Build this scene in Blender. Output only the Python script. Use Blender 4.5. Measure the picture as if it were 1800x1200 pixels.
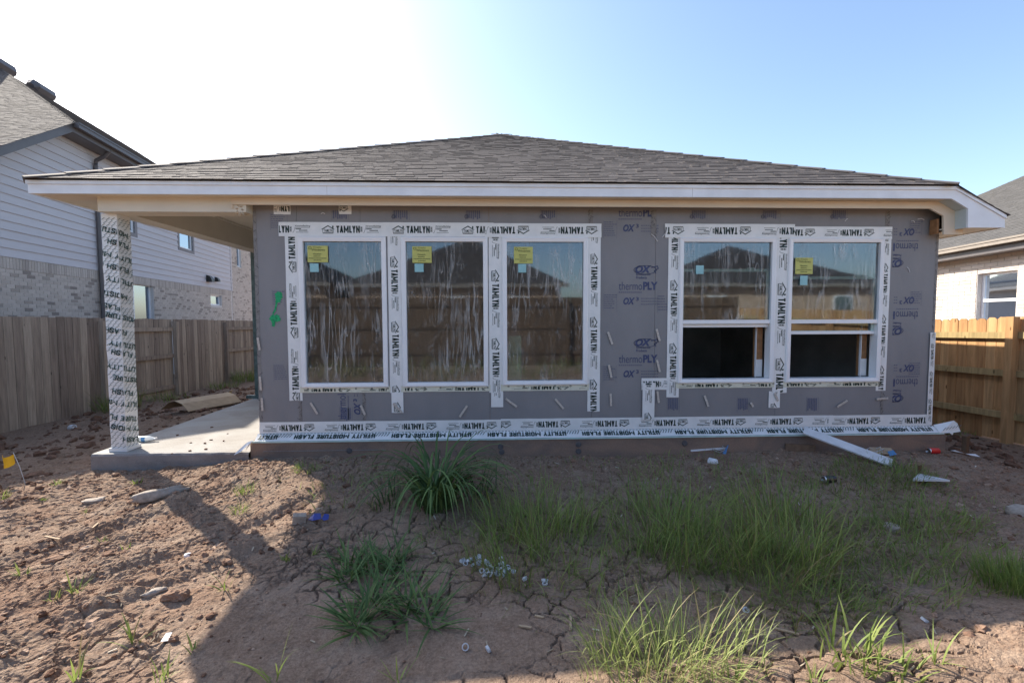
import bpy, bmesh, math, random
import numpy as np
from mathutils import Matrix, Vector
for o in list(bpy.data.objects): bpy.data.objects.remove(o)
SC = bpy.context.scene
COL = SC.collection
R = math.radians
random.seed(7); RNG = np.random.default_rng(7)

# ------------------------------------------------------------------ camera
FPX = 800.0                                   # focal length in photo pixels (1800 wide)
PSI, TH, ROLL = R(2.0), R(3.0), 0.0035
CAM = np.array([0.0, -4.79, 1.25])
FW = np.array([math.sin(PSI)*math.cos(TH), math.cos(PSI)*math.cos(TH), -math.sin(TH)])
RT0 = np.array([math.cos(PSI), -math.sin(PSI), 0.0])
UP0 = np.cross(RT0, FW)
RT = RT0-ROLL*UP0; RT /= np.linalg.norm(RT)
UP = np.cross(RT, FW); UP /= np.linalg.norm(UP)
cd = bpy.data.cameras.new('camera'); cam = bpy.data.objects.new('camera', cd); COL.objects.link(cam)
cd.sensor_width = 36.0; cd.lens = 36.0*FPX/1800.0; cd.clip_end = 2000; cd.clip_start = 0.05
cam.matrix_world = Matrix(((RT[0], UP[0], -FW[0], CAM[0]), (RT[1], UP[1], -FW[1], CAM[1]), (RT[2], UP[2], -FW[2], CAM[2]), (0, 0, 0, 1)))
SC.camera = cam

# ------------------------------------------------------------------ light
KX, KY = 1.08, 0.89                            # how far a shadow runs (right, towards the yard) per metre of height
SUN = Vector((-KX, KY, 1.0)).normalized()
SUN_EL = math.asin(SUN.z); SUN_AZ = math.atan2(SUN.x, SUN.y)   # from +Y towards +X
wd = bpy.data.worlds.new('World'); SC.world = wd; wd.use_nodes = True
nt = wd.node_tree; nt.nodes.clear()
sky = nt.nodes.new('ShaderNodeTexSky'); sky.sky_type = 'NISHITA'; sky.sun_disc = False
sky.sun_elevation = SUN_EL; sky.sun_rotation = SUN_AZ
sky.altitude = 0; sky.air_density = 1.0; sky.dust_density = 1.4; sky.ozone_density = 1.6
bg = nt.nodes.new('ShaderNodeBackground'); bg.inputs[1].default_value = 0.145
wo = nt.nodes.new('ShaderNodeOutputWorld')
nt.links.new(sky.outputs[0], bg.inputs[0]); nt.links.new(bg.outputs[0], wo.inputs[0])
sl = bpy.data.lights.new('sun', 'SUN'); sl.energy = 5.0; sl.angle = R(0.53); sl.color = (1.0, 0.91, 0.78)
so = bpy.data.objects.new('sun', sl); COL.objects.link(so); so.location = (-20, 15, 25)
so.rotation_euler = SUN.to_track_quat('Z', 'Y').to_euler()
SC.view_settings.view_transform = 'Standard'; SC.view_settings.look = 'None'
SC.view_settings.gamma = 1.0; SC.view_settings.use_curve_mapping = False
SC.view_settings.exposure = 1.1
SC.render.resolution_x = 1024; SC.render.resolution_y = 682
SC.render.engine = 'CYCLES'
SC.cycles.max_bounces = 8; SC.cycles.transparent_max_bounces = 16

# ------------------------------------------------------------------ pixel helpers (photo pixels give directions only)
def ray(px, py): return FW + RT*(px-900)/FPX + UP*(600-py)/FPX
def on_y(px, py, y=0.0):
    d = ray(px, py); return CAM + d*(y-CAM[1])/d[1]
def on_z(px, py, z):
    d = ray(px, py); return CAM + d*(z-CAM[2])/d[2]
def W(px, py, y=0.0):
    p = on_y(px, py, y); return p[0], p[2]
RH = RT0; FH = np.array([math.sin(PSI), math.cos(PSI), 0.0])

# ------------------------------------------------------------------ noise (numpy)
def _h(ix, iy, s):
    n = (ix.astype(np.int64)*374761393 + iy.astype(np.int64)*668265263 + s*982451653) & 0x7fffffff
    n = ((n ^ (n >> 13))*1274126177) & 0x7fffffff
    n = ((n ^ (n >> 15))*1103515245) & 0x7fffffff
    return ((n ^ (n >> 16)) & 0xffffff)/float(0xffffff)
def vnoise(x, y, s=0):
    x = np.asarray(x, float); y = np.asarray(y, float)
    ix = np.floor(x); iy = np.floor(y); fx = x-ix; fy = y-iy
    fx = fx*fx*fx*(fx*(fx*6-15)+10); fy = fy*fy*fy*(fy*(fy*6-15)+10)
    a = _h(ix, iy, s); b = _h(ix+1, iy, s); c = _h(ix, iy+1, s); d = _h(ix+1, iy+1, s)
    return (a+(b-a)*fx)*(1-fy)+(c+(d-c)*fx)*fy
def fbm(x, y, s=0, o=4):
    t = 0; a = 0.5
    for k in range(o):
        t = t + a*(vnoise(x*2**k+17.3*k, y*2**k-9.1*k, s+k)-0.5); a *= 0.55
    return t
def vor(x, y, s=0):
    ix = np.floor(x); iy = np.floor(y)
    f1 = np.full(np.shape(x), 9.0); f2 = np.full(np.shape(x), 9.0)
    for dx in (-1, 0, 1):
        for dy in (-1, 0, 1):
            cx = ix+dx; cy = iy+dy
            d = np.hypot(cx+_h(cx, cy, s)-x, cy+_h(cx, cy, s+31)-y)
            f2 = np.minimum(f2, np.maximum(f1, d)); f1 = np.minimum(f1, d)
    return f1, f2
def sstep(a, b, x):
    t = np.clip((x-a)/(b-a), 0, 1); return t*t*(3-2*t)

# ------------------------------------------------------------------ ground height
def g_smooth(x, y):
    z = -0.285 + 0.0*x
    z = z + 0.085*np.exp(-((y+0.25)/0.55)**2)*sstep(-3.6, -2.2, x)*(1-sstep(4.6, 5.4, x))
    z = z + 0.055*np.exp(-((x+1.9)/0.7)**2-((y+0.7)/0.5)**2)
    z = z - 0.03*np.exp(-((y+2.0)/0.7)**2)*sstep(-1.6, 0, x)
    z = z - 0.22*sstep(4.6, 7.2, -x) - 0.13*sstep(4.9, 6.6, x)
    z = z - 0.012*np.clip(y-2, 0, 40)*sstep(3.5, 6, np.abs(x))
    z = z + 0.22*sstep(-4.5, -8.0, y)
    z = z + 0.11*np.exp(-((x-2.6)/0.75)**2-((y+3.0)/0.45)**2) - 0.045*np.exp(-((x+0.5)/0.9)**2-((y+2.9)/0.5)**2)
    z = z + 0.05*fbm(x*0.9, y*0.9, 3, 3)
    return z
def rough_mask(x, y):
    m = np.maximum(sstep(-0.7, -2.4, x), sstep(2.6, 3.9, x-0.25*(y+2)))
    m = np.maximum(m, 0.75*sstep(-1.35, -0.6, y))
    m = np.maximum(m, 0.9*np.exp(-((x-2.7)/0.7)**2-((y+3.0)/0.4)**2))
    return np.clip(m*(0.55+1.1*(fbm(x*1.6, y*1.6, 40, 2)+0.3)), 0, 1)
def ruts(x, y):
    # two wheel ruts running from the lower left towards the porch slab
    w = (x*0.80-y*0.60)+0.10*fbm(x*1.5, y*1.5, 60, 2)
    d = -sstep(0.16, 0.05, np.abs(w+0.55))*0.035 + sstep(0.14, 0.03, np.abs(w+0.32))*0.035
    d = d - sstep(0.15, 0.05, np.abs(w+1.30))*0.025 + sstep(0.12, 0.03, np.abs(w+1.52))*0.025
    return d*sstep(-1.0, -1.7, x)*sstep(-0.5, -1.0, y)
def g(x, y):
    x = np.asarray(x, float); y = np.asarray(y, float)
    rm = rough_mask(x, y)
    z = g_smooth(x, y) + ruts(x, y)
    wx = x+0.05*fbm(x*9, y*9, 81, 3); wy = y+0.05*fbm(x*9, y*9, 85, 3)
    a1, b1 = vor(wx/0.13, wy/0.13, 13); a2, b2 = vor(wx/0.05, wy/0.05, 17)
    k1 = sstep(0.02, 0.25, fbm(x*2.3, y*2.3, 91, 3)); k2 = sstep(-0.08, 0.2, fbm(x*3.1, y*3.1, 95, 3))
    z = z + rm*(0.045*fbm(x*2.5, y*2.5, 11, 3) + 0.030*fbm(x*7, y*7, 15, 4) + k1*0.055*np.clip(0.75-a1, 0, 1)*sstep(0, 0.25, b1-a1) + k2*0.022*np.clip(0.8-a2, 0, 1)*sstep(0, 0.3, b2-a2))
    return z + (0.35+rm)*(0.014*fbm(x*16, y*16, 23, 4) + 0.012*fbm(x*42, y*42, 29, 3))
def G(px, py):
    z = -0.27
    for k in range(7):
        p = on_z(px, py, z); z = float(g(p[0], p[1]))
    return float(p[0]), float(p[1]), z

# ------------------------------------------------------------------ mesh builder
class MB:
    def __init__(s): s.v = []; s.f = []; s.t = []; s.m = []
    def face(s, idx, t=0.0, m=0): s.f.append(idx); s.t.append(t); s.m.append(m)
    def quad(s, a, b, c, d, t=0.0, m=0):
        n = len(s.v); s.v += [tuple(a), tuple(b), tuple(c), tuple(d)]; s.face((n, n+1, n+2, n+3), t, m)
    def poly(s, pts, t=0.0, m=0):
        n = len(s.v); s.v += [tuple(p) for p in pts]; s.face(tuple(range(n, n+len(pts))), t, m)
    def hexa(s, p, t=0.0, m=0):
        n = len(s.v); s.v += [tuple(q) for q in p]
        for q in ((3, 2, 1, 0), (4, 5, 6, 7), (0, 1, 5, 4), (1, 2, 6, 5), (2, 3, 7, 6), (3, 0, 4, 7)): s.face(tuple(n+i for i in q), t, m)
    def box(s, x0, x1, y0, y1, z0, z1, t=0.0, m=0):
        s.hexa([(x0, y0, z0), (x1, y0, z0), (x1, y1, z0), (x0, y1, z0), (x0, y0, z1), (x1, y0, z1), (x1, y1, z1), (x0, y1, z1)], t, m)
    def obox(s, o, a, b, c, t=0.0, m=0):
        o, a, b, c = (np.array(q, float) for q in (o, a, b, c))
        s.hexa([o, o+a, o+a+b, o+b, o+c, o+a+c, o+a+b+c, o+b+c], t, m)
    def prism(s, pts, d, t=0.0, m=0):
        d = np.array(d, float); n = len(s.v); k = len(pts)
        s.v += [tuple(p) for p in pts] + [tuple(np.array(p, float)+d) for p in pts]
        s.face(tuple(range(n, n+k)), t, m); s.face(tuple(range(n+2*k-1, n+k-1, -1)), t, m)
        for i in range(k): s.face((n+i, n+(i+1) % k, n+k+(i+1) % k, n+k+i), t, m)
    def tube(s, pts, rad, n=8, t=0.0, m=0, cap=True):
        pts = [np.array(p, float) for p in pts]; base = len(s.v)
        if not hasattr(rad, '__len__'): rad = [rad]*len(pts)
        up = np.array([0.12, 0.2, 1.0])
        for i, p in enumerate(pts):
            d = pts[min(i+1, len(pts)-1)]-pts[max(i-1, 0)]; d = d/(np.linalg.norm(d)+1e-9)
            a = np.cross(d, up); 
            if np.linalg.norm(a) < 1e-3: a = np.cross(d, (1, 0, 0))
            a /= np.linalg.norm(a); b = np.cross(d, a)
            for k in range(n):
                q = 2*math.pi*k/n; s.v.append(tuple(p+rad[i]*(a*math.cos(q)+b*math.sin(q))))
        for i in range(len(pts)-1):
            for k in range(n):
                s.face((base+i*n+k, base+i*n+(k+1) % n, base+(i+1)*n+(k+1) % n, base+(i+1)*n+k), t, m)
        if cap:
            s.face(tuple(base+k for k in range(n)), t, m); s.face(tuple(base+(len(pts)-1)*n+k for k in reversed(range(n))), t, m)
    def mesh(s, name, mats, smooth=False):
        me = bpy.data.meshes.new(name); me.from_pydata(s.v, [], s.f)
        if not isinstance(mats, (list, tuple)): mats = [mats]
        for q in mats: me.materials.append(q)
        if len(mats) > 1: me.polygons.foreach_set('material_index', s.m)
        a = me.attributes.new('tint', 'FLOAT', 'FACE'); a.data.foreach_set('value', np.array(s.t, np.float32))
        if smooth: me.polygons.foreach_set('use_smooth', [True]*len(me.polygons))
        me.update(); return me
    def build(s, name, mats, parent=None, smooth=False, kind=None):
        return link(name, s.mesh(name, mats, smooth), parent, kind)
ROOTLOC = {}
def link(name, me, parent=None, kind=None):
    o = bpy.data.objects.new(name, me); COL.objects.link(o)
    if parent is not None:
        o.parent = parent
        if parent in ROOTLOC: o.location = -ROOTLOC[parent]
    if kind: o['kind'] = kind
    return o
def root(name, loc, label, cat, group=None):
    o = bpy.data.objects.new(name, None); COL.objects.link(o); o.location = loc; o.empty_display_size = 0.2
    ROOTLOC[o] = Vector(loc); tag(o, label, cat, group); return o
def tag(o, label, cat, group=None):
    o['label'] = label; o['category'] = cat
    if group: o['group'] = group
    return o
def npmesh(name, v, f, mats, smooth=False, attrs=None):
    me = bpy.data.meshes.new(name); v = np.asarray(v, np.float32); f = np.asarray(f, np.int32); k = f.shape[1]
    me.vertices.add(len(v)); me.vertices.foreach_set('co', v.ravel())
    me.loops.add(f.size); me.loops.foreach_set('vertex_index', f.ravel())
    me.polygons.add(len(f)); me.polygons.foreach_set('loop_start', np.arange(len(f), dtype=np.int32)*k)
    me.polygons.foreach_set('loop_total', np.full(len(f), k, np.int32))
    me.polygons.foreach_set('use_smooth', np.full(len(f), bool(smooth)))
    me.update(calc_edges=True)
    for n, (dom, val) in (attrs or {}).items():
        a = me.attributes.new(n, 'FLOAT', dom); a.data.foreach_set('value', np.asarray(val, np.float32))
    for q in (mats if isinstance(mats, (list, tuple)) else [mats]): me.materials.append(q)
    return me

# ------------------------------------------------------------------ materials
def new_mat(name):
    m = bpy.data.materials.new(name); m.use_nodes = True; n = m.node_tree; b = n.nodes['Principled BSDF']; return m, n, b
def nd(n, t, **kw):
    x = n.nodes.new(t)
    for k, v in kw.items(): setattr(x, k, v)
    return x
def coords(n, scale=(1, 1, 1), obj=False):
    if obj: src = nd(n, 'ShaderNodeTexCoord').outputs['Object']
    else: src = nd(n, 'ShaderNodeNewGeometry').outputs['Position']
    mp = nd(n, 'ShaderNodeMapping'); mp.inputs['Scale'].default_value = scale; n.links.new(src, mp.inputs['Vector']); return mp.outputs[0]
def noise(n, vec, scale=5, detail=4, rough=0.55, dist=0.0):
    x = nd(n, 'ShaderNodeTexNoise'); x.inputs['Scale'].default_value = scale; x.inputs['Detail'].default_value = detail
    x.inputs['Roughness'].default_value = rough; x.inputs['Distortion'].default_value = dist
    n.links.new(vec, x.inputs['Vector']); return x.outputs[0]
def ramp(n, fac, stops):
    x = nd(n, 'ShaderNodeValToRGB'); e = x.color_ramp.elements
    while len(e) < len(stops): e.new(0.5)
    for i, (p, c) in enumerate(stops): e[i].position = p; e[i].color = (c[0], c[1], c[2], 1)
    n.links.new(fac, x.inputs[0]); return x.outputs[0]
def maprange(n, v, a, b, c, d):
    x = nd(n, 'ShaderNodeMapRange'); n.links.new(v, x.inputs[0])
    for i, q in enumerate((a, b, c, d)): x.inputs[i+1].default_value = q
    return x.outputs[0]
def mixc(n, fac, a, b, mode='MIX'):
    x = nd(n, 'ShaderNodeMix', data_type='RGBA', blend_type=mode)
    for s, q in ((x.inputs[0], fac), (x.inputs[6], a), (x.inputs[7], b)):
        if hasattr(q, 'links'): n.links.new(q, s)
        elif isinstance(q, (int, float)): s.default_value = q
        else: s.default_value = (q[0], q[1], q[2], 1)
    return x.outputs[2]
def math_(n, op, a, b=None):
    x = nd(n, 'ShaderNodeMath', operation=op)
    for i, q in enumerate((a, b)):
        if q is None: continue
        if hasattr(q, 'links'): n.links.new(q, x.inputs[i])
        else: x.inputs[i].default_value = q
    return x.outputs[0]
def bump(n, b, h, strength=0.3, dist=0.01):
    x = nd(n, 'ShaderNodeBump'); x.inputs['Strength'].default_value = strength; x.inputs['Distance'].default_value = dist
    n.links.new(h, x.inputs['Height']); n.links.new(x.outputs[0], b.inputs['Normal']); return x
def tintnode(n):
    return nd(n, 'ShaderNodeAttribute', attribute_name='tint').outputs['Fac']
def simple(name, c, rough=0.6, var=0.12, scale=6, spec=0.4, bmp=0.0, metal=0.0, bscale=60):
    m, n, b = new_mat(name); v = coords(n)
    f = noise(n, v, scale, 5)
    lo = tuple(q*(1-var) for q in c); hi = tuple(min(1, q*(1+var)) for q in c)
    n.links.new(ramp(n, f, [(0.3, lo), (0.7, hi)]), b.inputs['Base Color'])
    b.inputs['Roughness'].default_value = rough; b.inputs['Specular IOR Level'].default_value = spec; b.inputs['Metallic'].default_value = metal
    if bmp: bump(n, b, noise(n, v, bscale, 4), bmp, 0.004)
    return m
def tinted(name, stops, rough=0.8, grain=(30, 30, 30), gamt=0.25, bmp=0.3, spec=0.25, bscale=1.0):
    # colour per piece from the 'tint' attribute, plus fine grain
    m, n, b = new_mat(name); t = tintnode(n); c = ramp(n, t, stops)
    v = coords(n, grain); f = noise(n, v, 1.0, 6, 0.65)
    k = maprange(n, f, 0.25, 0.75, 1-gamt, 1+gamt)
    cc = nd(n, 'ShaderNodeCombineColor')
    for i in range(3): n.links.new(k, cc.inputs[i])
    n.links.new(mixc(n, 1.0, c, cc.outputs[0], 'MULTIPLY'), b.inputs['Base Color'])
    b.inputs['Roughness'].default_value = rough; b.inputs['Specular IOR Level'].default_value = spec
    bump(n, b, f, bmp, 0.004*bscale); return m

M = {}
def sheathing():
    m, n, b = new_mat('sheathing'); v = coords(n)
    f = noise(n, coords(n, (1.2, 1.2, 0.5)), 2.0, 5); f2 = noise(n, v, 90, 3)
    c = ramp(n, f, [(0.3, (0.21, 0.208, 0.216)), (0.7, (0.255, 0.25, 0.257))])
    sc_ = ramp(n, noise(n, coords(n, (2.2, 2.2, 1.1)), 3.1, 8, 0.7, 0.8), [(0.58, (0, 0, 0)), (0.74, (1, 1, 1))])
    c = mixc(n, math_(n, 'MULTIPLY', sc_, 0.35), c, (0.29, 0.27, 0.255))
    n.links.new(mixc(n, 0.10, c, ramp(n, f2, [(0.3, (0.13, 0.13, 0.14)), (0.7, (0.3, 0.3, 0.33))])), b.inputs['Base Color'])
    b.inputs['Roughness'].default_value = 0.55; b.inputs['Specular IOR Level'].default_value = 0.3
    bump(n, b, noise(n, coords(n, (1.5, 1.5, 1.0)), 3.0, 3), 0.25, 0.02); return m
M['sheath'] = sheathing()
M['white'] = simple('white_trim_paint', (0.76, 0.79, 0.83), 0.5, 0.07, 5, 0.4, 0.12, bscale=18)
M['cream'] = simple('cream_soffit_paint', (0.68, 0.60, 0.485), 0.6, 0.05, 3, 0.3)
M['porch'] = simple('porch_ceiling_paint', (0.64, 0.60, 0.51), 0.6, 0.05, 3, 0.3)
def tape():
    m, n, b = new_mat('flashing_tape'); v = coords(n)
    n.links.new(ramp(n, noise(n, v, 9, 5), [(0.3, (0.70, 0.72, 0.72)), (0.7, (0.80, 0.81, 0.81))]), b.inputs['Base Color'])
    b.inputs['Roughness'].default_value = 0.38; b.inputs['Specular IOR Level'].default_value = 0.45
    bump(n, b, noise(n, coords(n, (1, 1, 1)), 22, 4, 0.6, 1.2), 0.22, 0.006); return m
M['tape'] = tape()
M['tiejoint'] = simple('joint_caulk', (0.52, 0.52, 0.53), 0.6, 0.1, 20)
M['print'] = simple('dark_green_print', (0.022, 0.046, 0.040), 0.5, 0.2, 20, 0.3)
M['postprint'] = simple('deep_green_print', (0.035, 0.085, 0.075), 0.5, 0.2, 20, 0.3)
M['tealprint'] = simple('grey_green_print', (0.14, 0.19, 0.19), 0.5, 0.2, 20, 0.3)
M['blueprint'] = simple('blue_board_print', (0.06, 0.075, 0.155), 0.6, 0.3, 60, 0.3)
M['faintprint'] = simple('faint_board_print', (0.12, 0.13, 0.19), 0.6, 0.2, 60, 0.3)
M['spray'] = simple('green_spray_paint', (0.02, 0.33, 0.13), 0.55, 0.35, 40, 0.3)
M['dark'] = simple('dark_staple', (0.03, 0.03, 0.035), 0.5, 0.2, 30)
M['tie'] = simple('brick_tie_metal', (0.50, 0.46, 0.42), 0.45, 0.25, 60, 0.5)
M['greentape'] = simple('dark_corner_wrap', (0.09, 0.13, 0.125), 0.5, 0.35, 14, 0.3, 0.3, bscale=14)
M['osb'] = simple('bare_lumber', (0.33, 0.17, 0.08), 0.7, 0.25, 20, 0.3)
M['vinyl'] = simple('white_vinyl_frame', (0.80, 0.81, 0.83), 0.35, 0.03, 3, 0.5)
M['sash'] = simple('sash_vinyl_inside', (0.50, 0.62, 0.58), 0.4, 0.05, 3, 0.5)
M['silltape'] = simple('cream_sill_flashing', (0.66, 0.66, 0.55), 0.45, 0.08, 20, 0.4, 0.2)
M['yellow'] = simple('yellow_label', (0.52, 0.52, 0.16), 0.55, 0.08, 12, 0.3)
M['cyan'] = simple('pale_blue_label', (0.30, 0.55, 0.58), 0.55, 0.08, 12, 0.3)
M['labelprint'] = simple('label_print', (0.12, 0.14, 0.05), 0.6, 0.1, 10)
M['room'] = simple('bare_room_wall', (0.42, 0.41, 0.40), 0.9, 0.2, 2, 0.1)
def concrete(name, a, bcol, stain):
    m, n, b = new_mat(name); v = coords(n)
    c = mixc(n, noise(n, v, 3, 6), a, bcol); s = ramp(n, noise(n, coords(n, (1.0, 1.0, 2.2)), 1.7, 7, 0.62, 0.5), [(0.45, (0, 0, 0)), (0.68, (1, 1, 1))])
    c = mixc(n, s, c, stain); c = mixc(n, 0.25, c, ramp(n, noise(n, v, 120, 3), [(0.3, tuple(q*0.5 for q in a)), (0.7, tuple(min(1, q*1.3) for q in bcol))]))
    n.links.new(c, b.inputs['Base Color']); b.inputs['Roughness'].default_value = 0.85; b.inputs['Specular IOR Level'].default_value = 0.2
    bump(n, b, noise(n, v, 45, 6, 0.7), 0.35, 0.006); return m
M['slab'] = concrete('foundation_concrete', (0.22, 0.155, 0.12), (0.295, 0.205, 0.155), (0.135, 0.115, 0.108))
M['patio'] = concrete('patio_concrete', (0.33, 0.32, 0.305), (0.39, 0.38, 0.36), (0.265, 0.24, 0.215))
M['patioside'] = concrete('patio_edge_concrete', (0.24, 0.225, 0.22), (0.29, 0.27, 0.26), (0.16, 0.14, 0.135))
M['tiepatch'] = simple('dark_tie_patch', (0.10, 0.096, 0.10), 0.85, 0.25, 40, 0.2)
M['shingle'] = tinted('grey_brown_shingle', [(0.0, (0.075, 0.066, 0.062)), (0.45, (0.135, 0.118, 0.11)), (1.0, (0.215, 0.19, 0.175))], 0.92, (160, 160, 160), 0.45, 0.10)
M['shingleR'] = tinted('neutral_grey_shingle', [(0.0, (0.07, 0.068, 0.066)), (1.0, (0.135, 0.13, 0.126))], 0.92, (160, 160, 160), 0.4, 0.10)  # right neighbour's roof, darker and more neutral than the main shingle
M['shinglebase'] = simple('shingle_underlay', (0.06, 0.052, 0.05), 0.95, 0.3, 30, 0.2)
M['brickL'] = tinted('grey_brick', [(0.0, (0.27, 0.235, 0.21)), (0.3, (0.45, 0.395, 0.35)), (1.0, (0.55, 0.49, 0.44))], 0.9, (70, 70, 70), 0.22, 0.4)
M['brickR'] = tinted('tan_brick', [(0.0, (0.46, 0.40, 0.345)), (0.5, (0.58, 0.52, 0.455)), (1.0, (0.66, 0.60, 0.54))], 0.9, (70, 70, 70), 0.2, 0.4)
M['mortar'] = simple('mortar', (0.58, 0.55, 0.53), 0.95, 0.1, 30, 0.2, 0.2)
M['siding'] = tinted('lilac_grey_siding', [(0.0, (0.51, 0.485, 0.50)), (1.0, (0.55, 0.525, 0.54))], 0.7, (3, 3, 25), 0.05, 0.1)
M['gutter'] = simple('dark_gutter_paint', (0.105, 0.095, 0.098), 0.45, 0.1, 5, 0.4)
M['gutterR'] = simple('taupe_gutter_paint', (0.24, 0.21, 0.18), 0.45, 0.1, 5, 0.4)
M['greytrim'] = simple('grey_window_trim', (0.20, 0.185, 0.195), 0.6, 0.08, 5, 0.3)
M['black'] = simple('black_vent', (0.025, 0.024, 0.024), 0.5, 0.2, 9, 0.4)
def wood(name, stops, gx=(22, 22, 1.6), bmp=0.35):
    m, n, b = new_mat(name); t = tintnode(n); c = ramp(n, t, stops); v = coords(n, gx)
    f = noise(n, v, 1.0, 6, 0.62, 0.6); k = maprange(n, f, 0.25, 0.75, 0.62, 1.3)
    cc = nd(n, 'ShaderNodeCombineColor')
    for i in range(3): n.links.new(k, cc.inputs[i])
    c = mixc(n, 1.0, c, cc.outputs[0], 'MULTIPLY')
    kn = nd(n, 'ShaderNodeTexVoronoi'); kn.inputs['Scale'].default_value = 1.0; n.links.new(coords(n, (7.5, 7.5, 2.6)), kn.inputs['Vector'])
    kk = maprange(n, kn.outputs['Distance'], 0.055, 0.10, 0.85, 0.0)
    c = mixc(n, kk, c, tuple(q*0.25 for q in stops[0][1]))
    n.links.new(c, b.inputs['Base Color']); b.inputs['Roughness'].default_value = 0.85; b.inputs['Specular IOR Level'].default_value = 0.15
    bump(n, b, f, bmp, 0.005); return m
M['oldwood'] = wood('weathered_fence_wood', [(0.0, (0.22, 0.172, 0.14)), (0.5, (0.295, 0.235, 0.187)), (1.0, (0.38, 0.31, 0.245))])
M['newwood'] = wood('new_cedar_fence_wood', [(0.0, (0.40, 0.225, 0.105)), (0.5, (0.47, 0.275, 0.13)), (1.0, (0.53, 0.33, 0.165))])
M['pine'] = wood('treated_rail_wood', [(0.0, (0.36, 0.27, 0.13)), (1.0, (0.42, 0.31, 0.16))])
M['backwood'] = wood('back_fence_wood', [(0.0, (0.12, 0.078, 0.052)), (1.0, (0.17, 0.112, 0.074))])
def glass(name, refl, tint, wav):
    m, n, b = new_mat(name); n.nodes.remove(b); out = [q for q in n.nodes if q.type == 'OUTPUT_MATERIAL'][0]
    tr = nd(n, 'ShaderNodeBsdfTransparent'); tr.inputs[0].default_value = (*tint, 1)
    gl = nd(n, 'ShaderNodeBsdfGlossy'); gl.inputs['Roughness'].default_value = 0.035; gl.inputs[0].default_value = (0.74, 0.86, 1.0, 1)
    bp = nd(n, 'ShaderNodeBump'); bp.inputs['Strength'].default_value = wav; bp.inputs['Distance'].default_value = 0.01
    n.links.new(noise(n, coords(n, (1, 1, 1)), 2.2, 2), bp.inputs['Height']); n.links.new(bp.outputs[0], gl.inputs['Normal'])
    fr = nd(n, 'ShaderNodeFresnel'); fr.inputs[0].default_value = 1.45
    k = maprange(n, fr.outputs[0], 0.03, 1.0, refl, 1.0)
    mx = nd(n, 'ShaderNodeMixShader'); n.links.new(k, mx.inputs[0]); n.links.new(tr.outputs[0], mx.inputs[1]); n.links.new(gl.outputs[0], mx.inputs[2])
    n.links.new(mx.outputs[0], out.inputs[0]); return m
M['glass'] = glass('window_glass', 0.135, (0.62, 0.70, 0.68), 0.05)
M['farglass'] = glass('neighbour_window_glass', 0.45, (0.25, 0.32, 0.32), 0.05)
def film():
    # thin protective plastic with vertical wrinkles that catch the light
    m, n, b = new_mat('wrinkled_film'); out = [q for q in n.nodes if q.type == 'OUTPUT_MATERIAL'][0]
    oi = nd(n, 'ShaderNodeObjectInfo'); off = nd(n, 'ShaderNodeVectorMath', operation='SCALE'); off.inputs[3].default_value = 1.0
    masks = []
    for sc, wid, dist, seed in (((9, 1, 0.9), 0.026, 0.7, 0), ((15, 1, 1.5), 0.028, 1.0, 5.0), ((20, 1, 6.0), 0.024, 1.8, 11.0)):
        mp = nd(n, 'ShaderNodeMapping'); mp.inputs['Scale'].default_value = sc; mp.inputs['Location'].default_value = (seed, seed, seed*1.7)
        n.links.new(nd(n, 'ShaderNodeNewGeometry').outputs['Position'], mp.inputs['Vector'])
        f = noise(n, mp.outputs[0], 1.0, 2, 0.5, dist)
        a = math_(n, 'ABSOLUTE', math_(n, 'SUBTRACT', f, 0.5)); masks.append(maprange(n, a, 0.0, wid*1.35, 1.0, 0.0))
    big = maprange(n, noise(n, coords(n, (3.2, 1, 1.6)), 1.0, 3, 0.6, 0.5), 0.43, 0.62, 0.0, 1.0)
    big2 = maprange(n, noise(n, coords(n, (5.0, 1, 4.0)), 1.3, 3, 0.6, 0.5), 0.52, 0.68, 0.0, 1.0)
    mk = math_(n, 'MAXIMUM', math_(n, 'MULTIPLY', masks[0], big), math_(n, 'MULTIPLY', masks[1], big))
    mk = math_(n, 'MAXIMUM', mk, math_(n, 'MULTIPLY', math_(n, 'MULTIPLY', masks[2], big2), 0.7))
    mk = math_(n, 'ADD', math_(n, 'MULTIPLY', mk, 0.34), 0.014)
    tr = nd(n, 'ShaderNodeBsdfTransparent')
    b.inputs['Base Color'].default_value = (0.85, 0.86, 0.85, 1); b.inputs['Roughness'].default_value = 0.3
    mx = nd(n, 'ShaderNodeMixShader'); n.links.new(mk, mx.inputs[0]); n.links.new(tr.outputs[0], mx.inputs[1]); n.links.new(b.outputs[0], mx.inputs[2])
    n.links.new(mx.outputs[0], out.inputs[0]); return m
M['film'] = film()
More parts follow.
